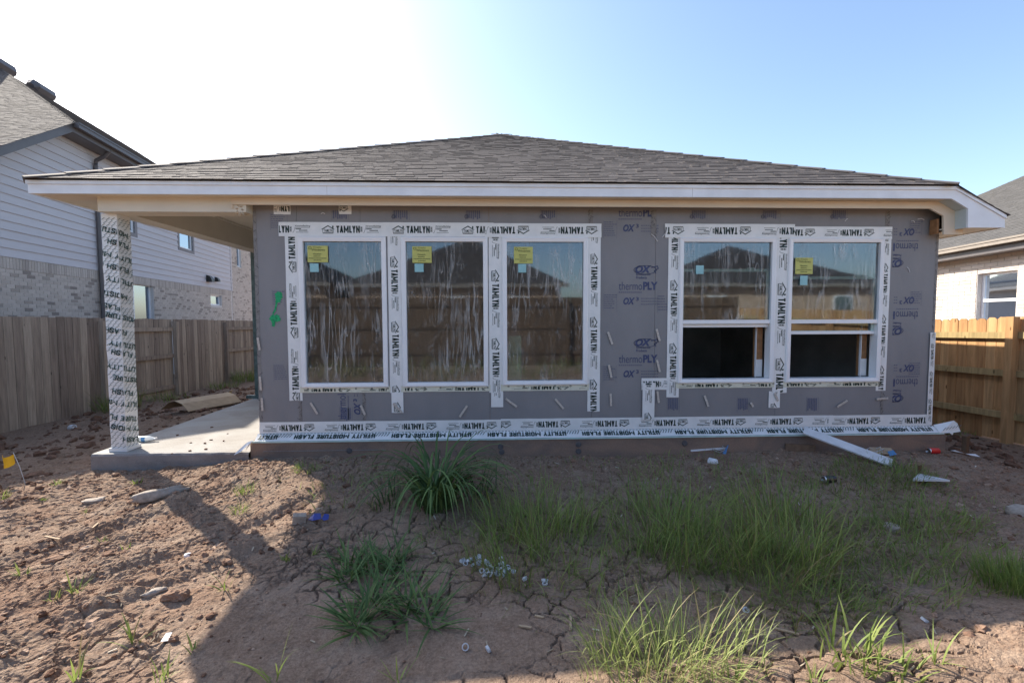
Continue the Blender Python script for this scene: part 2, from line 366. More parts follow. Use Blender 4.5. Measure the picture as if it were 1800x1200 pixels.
def soil():
    m, n, b = new_mat('dry_clay_soil'); v = coords(n)
    at = nd(n, 'ShaderNodeAttribute', attribute_name='rough').outputs['Fac']
    c1 = ramp(n, noise(n, v, 1.5, 6, 0.62, 0.4), [(0.34, (0.165, 0.108, 0.080)), (0.5, (0.26, 0.182, 0.138)), (0.64, (0.375, 0.282, 0.222))])
    red = ramp(n, noise(n, v, 2.9, 6, 0.68, 0.6), [(0.44, (0, 0, 0)), (0.56, (1, 1, 1))])
    c = mixc(n, math_(n, 'MULTIPLY', red, math_(n, 'ADD', math_(n, 'MULTIPLY', at, 0.8), 0.08)), c1, (0.19, 0.085, 0.052))
    pale = ramp(n, noise(n, v, 4.3, 7, 0.7), [(0.50, (0, 0, 0)), (0.66, (1, 1, 1))])
    c = mixc(n, math_(n, 'MULTIPLY', pale, 0.6), c, (0.47, 0.38, 0.31))
    mid = noise(n, v, 17, 5, 0.7)
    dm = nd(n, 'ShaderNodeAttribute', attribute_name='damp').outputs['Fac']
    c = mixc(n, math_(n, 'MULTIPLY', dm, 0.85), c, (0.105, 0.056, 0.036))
    c = mixc(n, 0.35, c, ramp(n, mid, [(0.36, (0.11, 0.074, 0.056)), (0.64, (0.43, 0.33, 0.26))]))
    f = noise(n, v, 62, 6, 0.75)
    c = mixc(n, 0.45, c, ramp(n, f, [(0.32, (0.10, 0.07, 0.055)), (0.68, (0.46, 0.355, 0.28))]))
    hs = nd(n, 'ShaderNodeHueSaturation'); hs.inputs['Saturation'].default_value = 1.14; hs.inputs['Value'].default_value = 1.04; hs.inputs['Hue'].default_value = 0.502; n.links.new(c, hs.inputs['Color']); c = hs.outputs[0]
    n.links.new(c, b.inputs['Base Color']); b.inputs['Roughness'].default_value = 0.95; b.inputs['Specular IOR Level'].default_value = 0.1
    h = math_(n, 'ADD', noise(n, v, 38, 6, 0.7), math_(n, 'MULTIPLY', noise(n, v, 130, 3, 0.6), 0.35))
    bump(n, b, h, 0.9, 0.02); return m
M['soil'] = soil()
M['clod'] = tinted('soil_clod', [(0.0, (0.12, 0.066, 0.045)), (0.5, (0.255, 0.16, 0.112)), (1.0, (0.41, 0.30, 0.225))], 0.95, (60, 60, 60), 0.35, 0.7, 0.1, 2)
def leaf(name, stops, trans=0.35):
    m, n, b = new_mat(name); out = [q for q in n.nodes if q.type == 'OUTPUT_MATERIAL'][0]
    c = ramp(n, tintnode(n), stops); n.links.new(c, b.inputs['Base Color']); b.inputs['Roughness'].default_value = 0.55; b.inputs['Specular IOR Level'].default_value = 0.3
    tl = nd(n, 'ShaderNodeBsdfTranslucent'); n.links.new(c, tl.inputs[0])
    mx = nd(n, 'ShaderNodeMixShader'); mx.inputs[0].default_value = trans
    n.links.new(b.outputs[0], mx.inputs[1]); n.links.new(tl.outputs[0], mx.inputs[2]); n.links.new(mx.outputs[0], out.inputs[0]); return m
M['grass'] = leaf('fine_grass', [(0.0, (0.27, 0.21, 0.11)), (0.13, (0.24, 0.22, 0.09)), (0.2, (0.12, 0.175, 0.042)), (0.6, (0.205, 0.275, 0.068)), (1.0, (0.34, 0.40, 0.12))])
M['palegrass'] = leaf('dry_sun_paled_grass', [(0.0, (0.42, 0.34, 0.19)), (0.2, (0.30, 0.30, 0.13)), (0.45, (0.20, 0.27, 0.07)), (1.0, (0.38, 0.43, 0.17))], 0.4)  # dry blades, tinted paler still with strong sunlight put into the colour
M['chips'] = tinted('wood_chip', [(0.0, (0.22, 0.17, 0.12)), (0.7, (0.45, 0.38, 0.28)), (1.0, (0.65, 0.62, 0.56))], 0.9, (40, 40, 40), 0.2, 0.1)
M['broad'] = leaf('broad_grass_leaf', [(0.0, (0.055, 0.10, 0.036)), (0.6, (0.095, 0.165, 0.052)), (1.0, (0.17, 0.26, 0.085))], 0.25)
M['plastic'] = simple('clear_white_plastic', (0.72, 0.76, 0.78), 0.2, 0.05, 5, 0.6)
M['bluelabel'] = simple('blue_plastic', (0.08, 0.22, 0.45), 0.4, 0.1, 10)
M['deepblue'] = simple('deep_blue_plastic', (0.03, 0.05, 0.26), 0.4, 0.2, 20)
M['card'] = simple('cardboard', (0.40, 0.30, 0.20), 0.8, 0.12, 12, 0.2)
M['flag'] = simple('yellow_flag', (0.80, 0.46, 0.02), 0.5, 0.1, 20)
M['wire'] = simple('grey_wire', (0.45, 0.45, 0.45), 0.4, 0.1, 20, 0.5)
M['board'] = simple('primed_board', (0.62, 0.64, 0.66), 0.6, 0.12, 9, 0.3)
M['red'] = simple('red_can_paint', (0.55, 0.02, 0.025), 0.35, 0.15, 20, 0.5)
M['metal'] = simple('can_metal', (0.6, 0.6, 0.62), 0.3, 0.1, 20, 0.5, metal=0.9)
M['blackcan'] = simple('black_can_paint', (0.02, 0.02, 0.024), 0.3, 0.2, 20, 0.5)
M['paper'] = simple('white_paper', (0.72, 0.72, 0.74), 0.7, 0.08, 25, 0.2)
M['rock'] = simple('pale_rock', (0.36, 0.31, 0.265), 0.9, 0.25, 30, 0.2, 0.5)
M['ring'] = simple('galvanised_ring', (0.55, 0.57, 0.60), 0.35, 0.15, 40, 0.5)
M['bark'] = simple('bark', (0.14, 0.10, 0.07), 0.9, 0.3, 20, 0.1, 0.5)
M['tree'] = leaf('tree_leaf', [(0.0, (0.03, 0.06, 0.02)), (1.0, (0.08, 0.14, 0.04))])
M['lawn'] = simple('back_house_wall', (0.45, 0.33, 0.24), 0.9, 0.2, 4, 0.2, 0.3)

# ------------------------------------------------------------------ text
_tc = {}
def text_tris(s, offset=0.0, shear=0.0):
    k = (s, offset, shear)
    if k not in _tc:
        cu = bpy.data.curves.new('t', 'FONT'); cu.body = s; cu.size = 1.0; cu.offset = offset; cu.shear = shear; cu.resolution_u = 3
        o = bpy.data.objects.new('t', cu); COL.objects.link(o)
        bpy.context.view_layer.update()
        me = bpy.data.meshes.new_from_object(o.evaluated_get(bpy.context.evaluated_depsgraph_get()))
        v = np.array([q.co[:2] for q in me.vertices]); f = [tuple(p.vertices) for p in me.polygons]
        bpy.data.objects.remove(o); bpy.data.curves.remove(cu); bpy.data.meshes.remove(me)
        mn, mxx = v.min(0), v.max(0); v = (v-mn)/(mxx-mn); _tc[k] = (v, f)
    return _tc[k]
GLY = {'A': (.62, [[(0, 0), (.5, 1), (1, 0)], [(.25, .3), (.75, .3)]]), 'E': (.52, [[(1, 0), (0, 0), (0, 1), (1, 1)], [(0, .52), (.85, .52)]]), 'F': (.50, [[(0, 0), (0, 1), (1, 1)], [(0, .52), (.85, .52)]]),
       'H': (.60, [[(0, 0), (0, 1)], [(1, 0), (1, 1)], [(0, .52), (1, .52)]]), 'I': (.22, [[(.5, 0), (.5, 1)]]), 'L': (.48, [[(0, 1), (0, 0), (1, 0)]]),
       'M': (.92, [[(0, 0), (0, 1), (.5, .25), (1, 1), (1, 0)]]), 'N': (.70, [[(0, 0), (0, 1), (1, 0), (1, 1)]]), 'O': (.60, [[(.2, 0), (.8, 0), (1, .15), (1, .85), (.8, 1), (.2, 1), (0, .85), (0, .15), (.2, 0)]]),
       'R': (.60, [[(0, 0), (0, 1), (.8, 1), (1, .85), (1, .62), (.8, .48), (0, .48)], [(.55, .48), (1, 0)]]), 'S': (.58, [[(1, .78), (1, .88), (.8, 1), (.2, 1), (0, .86), (0, .66), (1, .36), (1, .14), (.8, 0), (.2, 0), (0, .14), (0, .24)]]),
       'T': (.56, [[(0, 1), (1, 1)], [(.5, 0), (.5, 1)]]), 'U': (.60, [[(0, 1), (0, .15), (.2, 0), (.8, 0), (1, .15), (1, 1)]]), 'Y': (.60, [[(0, 1), (.5, .48), (1, 1)], [(.5, 0), (.5, .48)]]), ' ': (.3, [])}
class Flat:                                    # flat print in (u, v)
    def __init__(s): s.v = []; s.f = []
    def add(s, v, f):
        n = len(s.v); s.v += [tuple(q) for q in v]; s.f += [tuple(n+i for i in q) for q in f]
    def text(s, t, u, v, w, h, off=0.0, shear=0.0):
        a, f = text_tris(t, off, shear); s.add(a*np.array([w, h])+np.array([u, v]), f)
    def block(s, t, u, v, w, h, st=0.2):
        gap = 0.10; tot = sum(GLY[c][0] for c in t)+gap*(len(t)-1); k = w/tot; x = u; sw = st*min(h, k*1.25)
        for c in t:
            gw = GLY[c][0]*k
            for L in GLY[c][1]:
                P = [(x+sw/2+(gw-sw)*p[0], v+sw/2+(h-sw)*p[1]) for p in L]
                for p, q in zip(P[:-1], P[1:]): s.line([p, q], sw*(0.72 if c in 'NM' and abs(p[0]-q[0]) > 1e-6 else 1.0))
            x += gw+gap*k
    def rect(s, u0, v0, u1, v1): s.add([(u0, v0), (u1, v0), (u1, v1), (u0, v1)], [(0, 1, 2, 3)])
    def line(s, pts, w):
        for a, b in zip(pts[:-1], pts[1:]):
            a = np.array(a, float); b = np.array(b, float); d = b-a; L = np.linalg.norm(d)+1e-9; d /= L; q = np.array([-d[1], d[0]])*w/2; e = d*w/2
            s.add([a-q-e, b-q+e, b+q+e, a+q-e], [(0, 1, 2, 3)])
    def poly(s, pts): s.add(pts, [tuple(range(len(pts)))])
    def ring(s, cu, cv, a, b, w, n=24):
        P = [(cu+a*math.cos(2*math.pi*k/n), cv+b*math.sin(2*math.pi*k/n)) for k in range(n+1)]; s.line(P, w)
    def merged(s, o, tf):
        o_v = [tf(*q) for q in s.v]; n = len(o.v); o.v += o_v; o.f += [tuple(n+i for i in q) for q in s.f]
    def clip(s, u0, u1, v0=-9, v1=9):
        bm = bmesh.new(); vs = [bm.verts.new((q[0], q[1], 0)) for q in s.v]
        for f in s.f:
            try: bm.faces.new([vs[i] for i in f])
            except ValueError: pass
        for co, no in (((u0, 0, 0), (-1, 0, 0)), ((u1, 0, 0), (1, 0, 0)), ((0, v0, 0), (0, -1, 0)), ((0, v1, 0), (0, 1, 0))):
            bmesh.ops.bisect_plane(bm, geom=bm.verts[:]+bm.edges[:]+bm.faces[:], plane_co=co, plane_no=no, clear_outer=True)
        bm.verts.index_update(); s.v = [(q.co.x, q.co.y) for q in bm.verts]; s.f = [tuple(q.index for q in f.verts) for f in bm.faces]; bm.free(); return s
    def build(s, name, mat, parent, fn):
        if not s.v: return None
        me = bpy.data.meshes.new(name); me.from_pydata([tuple(fn(*q)) for q in s.v], [], s.f); me.materials.append(mat); me.update()
        return link(name, me, parent, 'stuff')
_unit = None
def tape_unit():
    # house logo with the name in it, the big name, a small box, a tick and the product line
    global _unit
    if _unit is None:
        F = Flat(); b = 0.036; h = 0.072
        F.line([(0.012, b), (0.118, b), (0.118, b+0.038), (0.065, b+0.068), (0.012, b+0.038), (0.012, b)], 0.0045)
        F.line([(0.0, b+0.036), (0.065, b+0.074), (0.13, b+0.036)], 0.005)
        F.rect(0.108, b+0.05, 0.122, b+0.072); F.rect(0.012, b-0.008, 0.118, b-0.004)
        F.text('TAMLYN', 0.022, b+0.008, 0.088, 0.03, 0.02)
        F.block('TAMLYN', 0.150, b, 0.240, h, 0.21)
        F.line([(0.398, b+0.012), (0.398, b+0.062), (0.414, b+0.062), (0.414, b+0.012), (0.398, b+0.012)], 0.003)
        F.rect(0.402, b+0.018, 0.410, b+0.034); F.rect(0.402, b+0.040, 0.410, b+0.056)
        F.line([(0.422, b+0.004), (0.434, b+0.004), (0.450, b+0.052), (0.60, b+0.052)], 0.003)
        F.text('Xtremeflashing', 0.446, b+0.057, 0.16, 0.021, 0.012, 0.15)
        F.rect(0.455, b+0.036, 0.512, b+0.044)
        for k in range(7): F.rect(0.49+k*0.0125, b+0.019, 0.499+k*0.0125, b+0.029)
        for k in range(10): F.rect(0.462+k*0.0125, b+0.002, 0.470+k*0.0125, b+0.008)
        _unit = F
    return _unit
UL = 0.72
def tape_print(L, w, phase):
    o = Flat(); U = tape_unit(); k0 = math.floor(-phase/UL)-1; sc = w/0.145
    for k in range(k0, k0+int(L/(UL*sc))+4): U.merged(o, lambda u, v: ((u+k*UL)*sc+phase, v*sc))
    return o.clip(0.004, L-0.004, 0.002, w-0.002)

# ------------------------------------------------------------------ main house
HL = Vector((0, 0, -0.25))
house = root('unfinished_house', HL, 'single storey house under construction with grey sheathing, taped windows and hip roof', 'house')
X0, X1 = -2.475, 4.775                          # front wall
YF = -0.28                                     # front fascia plane
WIN = [(-2.023, -1.131, 0.527, 2.085), (-0.978, -0.083, 0.527, 2.085), (0.068, 0.968, 0.535, 2.085), (1.940, 2.983, 0.54, 2.085), (3.118, 4.166, 0.54, 2.085)]
# foundation
mb = MB(); mb.box(X0-0.055, X1+0.09, -0.085, 15.0, -0.75, -0.012); fnd = mb.build('foundation', M['slab'], house)
mb = MB()
mb.box(-2.4, -1.15, -0.090, -0.0855, -0.118, -0.111)      # board mark in the form face
mb.build('form_mark', M['patioside'], fnd)
for px, py in ((614, 792), (880, 785), (882, 794), (1017, 781), (1017, 793), (1204, 779), (465, 812)):
    x, z = W(px, py, -0.09); mb = MB(); mb.tube([(x, -0.080, z), (x, -0.091, z), (x, -0.094, z)], [0.030, 0.030, 0.022], 12); mb.build('form_tie_patch', M['tiepatch'], fnd)
# patio slab with worn front edge
mb = MB(); n = 26; xs = np.linspace(-4.10, X0-0.058, n)
for i in range(n-1):
    a, b = xs[i], xs[i+1]; ra, rb = (0.006*math.sin(i*1.9), 0.006*math.sin((i+1)*1.9))
    zf = -0.112; ya, yb = -0.115+ra, -0.115+rb
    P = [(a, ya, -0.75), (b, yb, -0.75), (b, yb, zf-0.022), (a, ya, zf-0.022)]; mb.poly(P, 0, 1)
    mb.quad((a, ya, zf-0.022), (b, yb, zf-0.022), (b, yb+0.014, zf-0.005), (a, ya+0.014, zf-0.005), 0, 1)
    mb.quad((a, ya+0.014, zf-0.005), (b, yb+0.014, zf-0.005), (b, yb+0.04, zf), (a, ya+0.04, zf), 0, 0)
    mb.quad((a, ya+0.04, zf), (b, yb+0.04, zf), (b, 3.06, -0.10), (a, 3.06, -0.10), 0, 0)
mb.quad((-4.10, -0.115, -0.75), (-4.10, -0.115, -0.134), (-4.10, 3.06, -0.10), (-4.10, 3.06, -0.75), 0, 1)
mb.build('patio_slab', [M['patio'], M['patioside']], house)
for px, py in ((302, 797), (333, 792), (360, 779), (362, 789), (371, 773), (424, 793), (430, 785), (335, 778), (393, 775), (312, 765), (372, 751), (400, 762)):
    p = on_z(px, py, -0.108); mb = MB(); r = random.uniform(0.008, 0.02); k = 7
    mb.prism([(p[0]+r*random.uniform(.6, 1.2)*math.cos(2*math.pi*i/k), p[1]+r*random.uniform(.6, 1.2)*math.sin(2*math.pi*i/k), p[2]-0.002) for i in range(k)], (0.003, 0, random.uniform(0.005, 0.012)))
    tag(mb.build('mud_crumb', M['clod'], None), 'small crumb of dried mud lying on the porch slab', 'mud crumb', 'mud crumbs on the porch slab')
# sheathing panels with the window openings cut out
def cells(x0, x1, z0, z1, holes):
    xs = sorted({x0, x1} | {q for h in holes for q in h[:2] if x0 < q < x1}); zs = sorted({z0, z1} | {q for h in holes for q in h[2:] if z0 < q < z1})
    for a, b in zip(xs[:-1], xs[1:]):
        for c, d in zip(zs[:-1], zs[1:]):
            mx, mz = (a+b)/2, (c+d)/2
            if not any(h[0] < mx < h[1] and h[2] < mz < h[3] for h in holes): yield a, b, c, d
joints = [X0, W(530, 700)[0], W(640, 720)[0], W(860, 500)[0], W(1040, 700)[0], W(1153, 400)[0], W(1368, 500)[0], W(1553, 600)[0], X1]
holes = [(a+0.02, b-0.02, c+0.02, d-0.02) for a, b, c, d in WIN]
for a, b in zip(joints[:-1], joints[1:]):
    mb = MB()
    for q in cells(a+0.0015, b-0.0015, 0.0, 2.52, holes): mb.box(q[0], q[1], 0.0, 0.012, q[2], q[3])
    mb.build('sheathing_panel', M['sheath'], house)
# window reveals and framing behind the sheathing
mb = MB()
for q in cells(X0+0.012, X1-0.012, 0.0, 2.52, holes): mb.box(q[0], q[1], 0.0125, 0.11, q[2], q[3])
mb.build('wall_framing', M['osb'], house)
# other outside walls
for nm, bx in (('side_wall', (X1-0.012, X1, 0.113, 15, 0, 2.52)), ('side_wall', (X0, X0+0.012, 0.113, 3.06, 0, 2.62)), ('porch_back_wall', (-4.08, X0+0.011, 3.062, 3.075, -0.10, 2.62)),
               ('side_wall', (-4.09, -4.078, 3.076, 15, -0.10, 2.62)), ('rear_wall', (-4.08, X1, 15.001, 15.013, -0.1, 2.62))):
    mb = MB(); mb.box(*bx); mb.build(nm, M['sheath'], house)
mb = MB(); mb.box(-4.105, -3.985, 3.045, 3.0615, -0.10, 2.62); mb.build('corner_wrap', M['greentape'], house)
mb = MB(); mb.box(-4.22, -3.9, 2.98, 3.044, -0.099, -0.045); mb.build('base_flashing', M['greentape'], house)
# rooms behind the glass
for bx in ((X0+0.02, 1.40, 4.2, 4.3, 0, 2.5), (1.50, X1-0.02, 4.6, 4.7, 0, 2.5), (1.40, 1.50, 0.12, 4.7, 0, 2.5), (X0+0.02, X0+0.05, 0.12, 4.2, 0, 2.5), (X1-0.06, X1-0.02, 0.12, 4.6, 0, 2.5), (X0+0.02, X1-0.02, 0.12, 4.7, 2.5, 2.53), (X0+0.02, X1-0.02, 0.12, 4.7, -0.008, 0.004)):
    mb = MB(); mb.box(*bx); mb.build('room_surface', M['room'], house)
mb = MB(); mb.box(2.62, 3.25, 4.575, 4.597, 0.004, 2.05); mb.build('inner_doorway', M['osb'], house)
x, z = W(897, 590, 0.3); mb = MB(); mb.box(x-0.02, x+0.12, 0.22, 0.26, 0.0, z); mb.build('green_board', simple('green_wallboard', (0.42, 0.55, 0.44), 0.8, 0.06, 5, 0.2), house)

# roof ---------------------------------------------------------------
AP = np.array([0.115, 4.24, 4.785]); ZE = 2.566
EL, ER = -4.415, 4.655                         # eave ends on the front
ERX, ERZ = 5.20, 2.265                          # the right eave runs lower than the front one
RB = 15.4
pt = [np.array(q, float) for q in ((EL, YF-0.02, ZE), (ER, YF-0.02, ZE), (ERX, YF-0.02, ERZ))]
mb = MB()
A2 = np.array([AP[0], RB, AP[2]])
mb.poly([pt[0], pt[1], AP]); mb.poly([pt[1], pt[2], (ERX, RB, ERZ), A2, AP]); mb.poly([(EL, RB, ZE), pt[0], AP, A2]); mb.poly([(EL, RB, ZE), A2, (ERX, RB, ERZ)])
roof = mb.build('roof', M['shinglebase'], house)
def unit_shingle(t):
    m = MB(); P = [(0, 0, 0), (1, 0, 0), (1, 1, -0.25), (0, 1, -0.25), (0, 0, 1), (1, 0, 1), (1, 1, 0.0), (0, 1, 0.0)]; m.hexa(P, t); return m.mesh('shingle', M['shingle'])
USH = [unit_shingle(t) for t in np.linspace(0.05, 0.95, 9)]
USR = [q.copy() for q in USH]
for q in USR: q.materials[0] = M['shingleR']
UCORN = np.array([(0, 0, 0), (1, 0, 0), (1, 1, -0.25), (0, 1, -0.25), (0, 0, 1), (1, 0, 1), (1, 1, 0.0), (0, 1, 0.0)])
UFACE = np.array([(4, 5, 6, 7), (0, 1, 5, 4), (1, 2, 6, 5), (3, 0, 4, 7)])
def shingles(parent, O, u, v, urange, vmax, n_ind, camdir=True, expo=0.103, seed=1, USH=USH, mat='shingle'):
    rnd = random.Random(seed); O = np.array(O, float); u = np.array(u, float); v = np.array(v, float); nrm = np.cross(u, v); nrm /= np.linalg.norm(nrm)
    if nrm[2] < 0: nrm = -nrm
    tabs = []; r = 0
    while r*expo < vmax:
        v0 = r*expo; lo, hi = urange(v0+expo*0.5)
        x = lo-rnd.uniform(0, 0.2)
        while x < hi:
            w = rnd.choice((0.07, 0.09, 0.11, 0.14, 0.17, 0.2)); a, b = max(x, lo), min(x+w, hi)
            if b-a > 0.02:
                th = rnd.choice((0.0065, 0.007, 0.0095, 0.0105)); t = min(0.95, max(0.05, rnd.gauss(0.42, 0.09)))
                tabs.append((O+u*a+v*(v0-rnd.uniform(0, 0.006)), u*(b-a-0.003), v*expo*1.22, nrm*th, t))
            x += w
        r += 1
    tabs.sort(key=lambda q: np.linalg.norm(q[0]-CAM))
    for o, a, b, c, t in tabs[:n_ind]:
        ob = link('shingle', USH[min(8, int(t*9))], parent); M4 = Matrix(((a[0], b[0], c[0], o[0]), (a[1], b[1], c[1], o[1]), (a[2], b[2], c[2], o[2]), (0, 0, 0, 1))); ob.matrix_basis = M4
    rest = tabs[n_ind:]
    if rest:
        o = np.array([q[0] for q in rest]); A = np.array([q[1] for q in rest]); B = np.array([q[2] for q in rest]); C = np.array([q[3] for q in rest])
        V = o[:, None]+A[:, None]*UCORN[None, :, 0:1]+B[:, None]*UCORN[None, :, 1:2]+C[:, None]*UCORN[None, :, 2:3]
        Fc = (np.arange(len(rest))*8)[:, None, None]+UFACE[None]
        link('shingle_field', npmesh('shingle_field', V.reshape(-1, 3), Fc.reshape(-1, 4), M[mat], attrs={'tint': ('FACE', np.repeat([q[4] for q in rest], 4))}), parent, 'stuff')
sl_v = np.array([0, AP[1]-pt[0][1], AP[2]-ZE]); SLn = np.linalg.norm(sl_v); sl_v /= SLn
up_off = np.array([0, -0.447, 0.894])*0.004
shingles(roof, np.array([0, YF-0.035, ZE-0.008])+up_off, (1, 0, 0), sl_v, lambda v: (EL+(AP[0]-EL)*v/SLn, ER+(AP[0]-ER)*v/SLn), SLn, 300, seed=3)
sv = np.array([-(ERX-AP[0]), 0, AP[2]-ERZ]); S2 = np.linalg.norm(sv); sv /= S2
shingles(roof, np.array([ERX+0.012, YF-0.02, ERZ]), (0, 1, 0), sv, lambda v: ((0 if v < (ERX-ER)*1.14 else (v-(ERX-ER)*1.14)/(S2-(ERX-ER)*1.14)*(AP[1]-YF)), 8.0), S2, 0, seed=4)
def caps(A, B, step, parent, w=0.13):
    A = np.array(A, float); B = np.array(B, float); L = np.linalg.norm(B-A); d = (B-A)/L
    s = np.cross(d, (0, 0, 1.0)); s /= np.linalg.norm(s); nn = np.cross(s, d)
    k = 0
    while k*step < L-step*0.5:
        p = A+d*k*step+nn*0.012; e = d*step*1.1; dn = -nn*0.035
        m = MB(); up = nn*0.012
        m.hexa([p+s*w+dn, p+s*w+dn+e-up, p+e-up*0.6, p, p+s*w+dn+up, p+s*w+dn+e, p+e+up*0.3, p+up*1.2], random.uniform(0.3, 0.7)); m.hexa([p, p+e-up*0.6, p-s*w+dn+e-up, p-s*w+dn, p+up*1.2, p+e+up*0.3, p-s*w+dn+e, p-s*w+dn+up], random.uniform(0.3, 0.7))
        m.build('hip_cap', M['shingle'], parent); k += 1
caps(pt[0]+np.array([0, 0, 0.0]), AP, 0.30, roof); caps(pt[1], AP, 0.30, roof)
# fascia, drip edge, soffits, frieze
ZS = 2.434
mb = MB()
mb.prism([(EL+0.018, YF, ZS), (ER-0.045, YF, ZS), (4.788, YF, 2.335), (4.795, YF, 2.146), (5.185, YF, 2.146), (5.178, YF, 2.252), (ER-0.008, YF, ZE-0.022), (EL+0.018, YF, ZE-0.022)], (0, 0.02, 0))
mb.box(EL+0.018, EL+0.038, YF+0.0205, RB-0.1, ZS, ZE-0.024)
fas = mb.build('fascia', M['white'], house)
for xj in (-1.62, 1.95):
    mb = MB(); mb.box(xj-0.0018, xj+0.0018, YF-0.0012, YF+0.001, ZS+0.001, ZE-0.047); mb.build('fascia_joint', M['tiejoint'], fas)
mb = MB(); mb.box(EL+0.008, ER-0.006, YF-0.012, YF-0.002, ZE-0.046, ZE-0.012)
mb.prism([(ER-0.005, YF-0.012, ZE-0.046), (5.184, YF-0.012, 2.236), (5.184, YF-0.012, 2.270), (ER-0.005, YF-0.012, ZE-0.012)], (0, 0.010, 0))
mb.build('drip_edge', M['white'], fas)
mb = MB(); mb.box(EL+0.039, 4.60, YF+0.021, 0.0, ZS+0.006, ZS+0.016); mb.build('front_soffit', M['cream'], house)
mb = MB(); mb.box(EL+0.039, -3.895, 0.001, RB-0.2, ZS+0.006, ZS+0.016); mb.build('side_soffit', M['porch'], house)
# right return: boxed lower eave
mb = MB()
mb.quad((4.60, YF+0.021, ZS+0.006), (4.60, -0.131, ZS+0.006), (4.787, -0.131, 2.343), (4.787, YF+0.021, 2.343))
mb.quad((4.789, YF+0.021, 2.343), (4.789, -0.131, 2.343), (4.797, -0.131, 2.15), (4.797, YF+0.021, 2.15))
mb.build('eave_return', simple('pale_blue_soffit', (0.52, 0.58, 0.58), 0.6, 0.05, 4), house)
mb = MB(); mb.box(4.80, 5.17, YF+0.021, RB-0.2, 2.15, 2.16); mb.box(5.171, 5.185, YF+0.021, RB-0.2, 2.146, 2.25); mb.build('right_soffit', M['cream'], house)
mb = MB()
mb.prism([(-2.60, -0.145, 2.372), (4.522, -0.145, 2.366), (4.668, -0.145, 2.292), (4.68, -0.145, 2.101), (4.89, -0.145, 2.101), (4.89, -0.145, 2.149), (4.80, -0.145, 2.149), (4.80, -0.145, 2.335), (4.62, -0.145, ZS+0.002), (-2.60, -0.145, ZS+0.004)], (0, 0.02, 0))
mb.box(-2.606, -2.59, -0.146, -0.122, 2.335, 2.371)
mb.build('frieze_board', M['cream'], house)
mb = MB(); mb.box(4.645, 4.668, -0.10, -0.02, 2.12, 2.27); mb.build('lookout_block', M['osb'], house)
# porch beams, ceiling and trim
mb = MB(); mb.box(-3.895, -2.47, -0.128, 0.075, 2.303, 2.44); mb.box(-3.895, -3.69, 0.0755, 3.06, 2.303, 2.62); mb.box(-3.689, -2.47, 0.0, 0.0745, 2.441, 2.62); mb.build('porch_beam', M['porch'], house)
mb = MB(); mb.box(-3.689, X0-0.002, 0.076, 3.06, 2.60, 2.615); mb.build('porch_ceiling', M['porch'], house)
mb = MB(); mb.box(-3.688, -3.66, 0.077, 3.06, 2.575, 2.599); mb.build('ceiling_trim', M['porch'], house)
mb = MB()
for k in range(7):
    a = k*0.9; mb.tube([(-2.545+0.02*math.cos(a), -0.10, 2.335+0.03*math.sin(a)), (-2.53+0.03*math.cos(a+1), -0.12, 2.32+0.045*math.sin(a+1)), (-2.52+0.02*math.cos(a+2), -0.10, 2.33+0.03*math.sin(a+2))], [0.012, 0.02, 0.01], 6)
mb.prism([(-2.58, -0.10, 2.31), (-2.56, -0.11, 2.36), (-2.48, -0.11, 2.365), (-2.47, -0.10, 2.30), (-2.51, -0.11, 2.285)], (0, 0.05, 0))
mb.build('stuffed_wrap', simple('kraft_wrap', (0.46, 0.38, 0.28), 0.8, 0.3, 40, 0.2, 0.4), house)

# windows -------------------------------------------------------------
def frame_rect(mb, x0, x1, z0, z1, w, y0, y1, m=0):
    P = [(x0, z0), (x1, z0), (x1, z1), (x0, z1)]; I = [(x0+w, z0+w), (x1-w, z0+w), (x1-w, z1-w), (x0+w, z1-w)]
    for i in range(4):
        j = (i+1) % 4; b = 0.006
        a0, a1, b1, b0 = P[i], P[j], I[j], I[i]
        mb.quad((a0[0], y0+b, a0[1]), (a1[0], y0+b, a1[1]), ((a1[0]*.75+b1[0]*.25), y0, (a1[1]*.75+b1[1]*.25)), ((a0[0]*.75+b0[0]*.25), y0, (a0[1]*.75+b0[1]*.25)), 0, m)
        mb.quad(((a0[0]*.75+b0[0]*.25), y0, (a0[1]*.75+b0[1]*.25)), ((a1[0]*.75+b1[0]*.25), y0, (a1[1]*.75+b1[1]*.25)), (b1[0], y0+b, b1[1]), (b0[0], y0+b, b0[1]), 0, m)
        mb.quad((b0[0], y0+b, b0[1]), (b1[0], y0+b, b1[1]), (b1[0], y1, b1[1]), (b0[0], y1, b0[1]), 0, m)
        mb.quad((a0[0], y1, a0[1]), (a1[0], y1, a1[1]), (a1[0], y0+b, a1[1]), (a0[0], y0+b, a0[1]), 0, m)
def sheet(mb, x0, x1, z0, z1, y, nx=14, nz=30, amp=0.004, seed=0):
    n0 = len(mb.v)
    for j in range(nz+1):
        for i in range(nx+1):
            x = x0+(x1-x0)*i/nx; z = z0+(z1-z0)*j/nz
            mb.v.append((x, y-amp*(0.5+float(fbm(np.array(x*14.0), np.array(z*3.0), seed, 3))), z))
    for j in range(nz):
        for i in range(nx): a = n0+j*(nx+1)+i; mb.face((a, a+1, a+nx+2, a+nx+1))
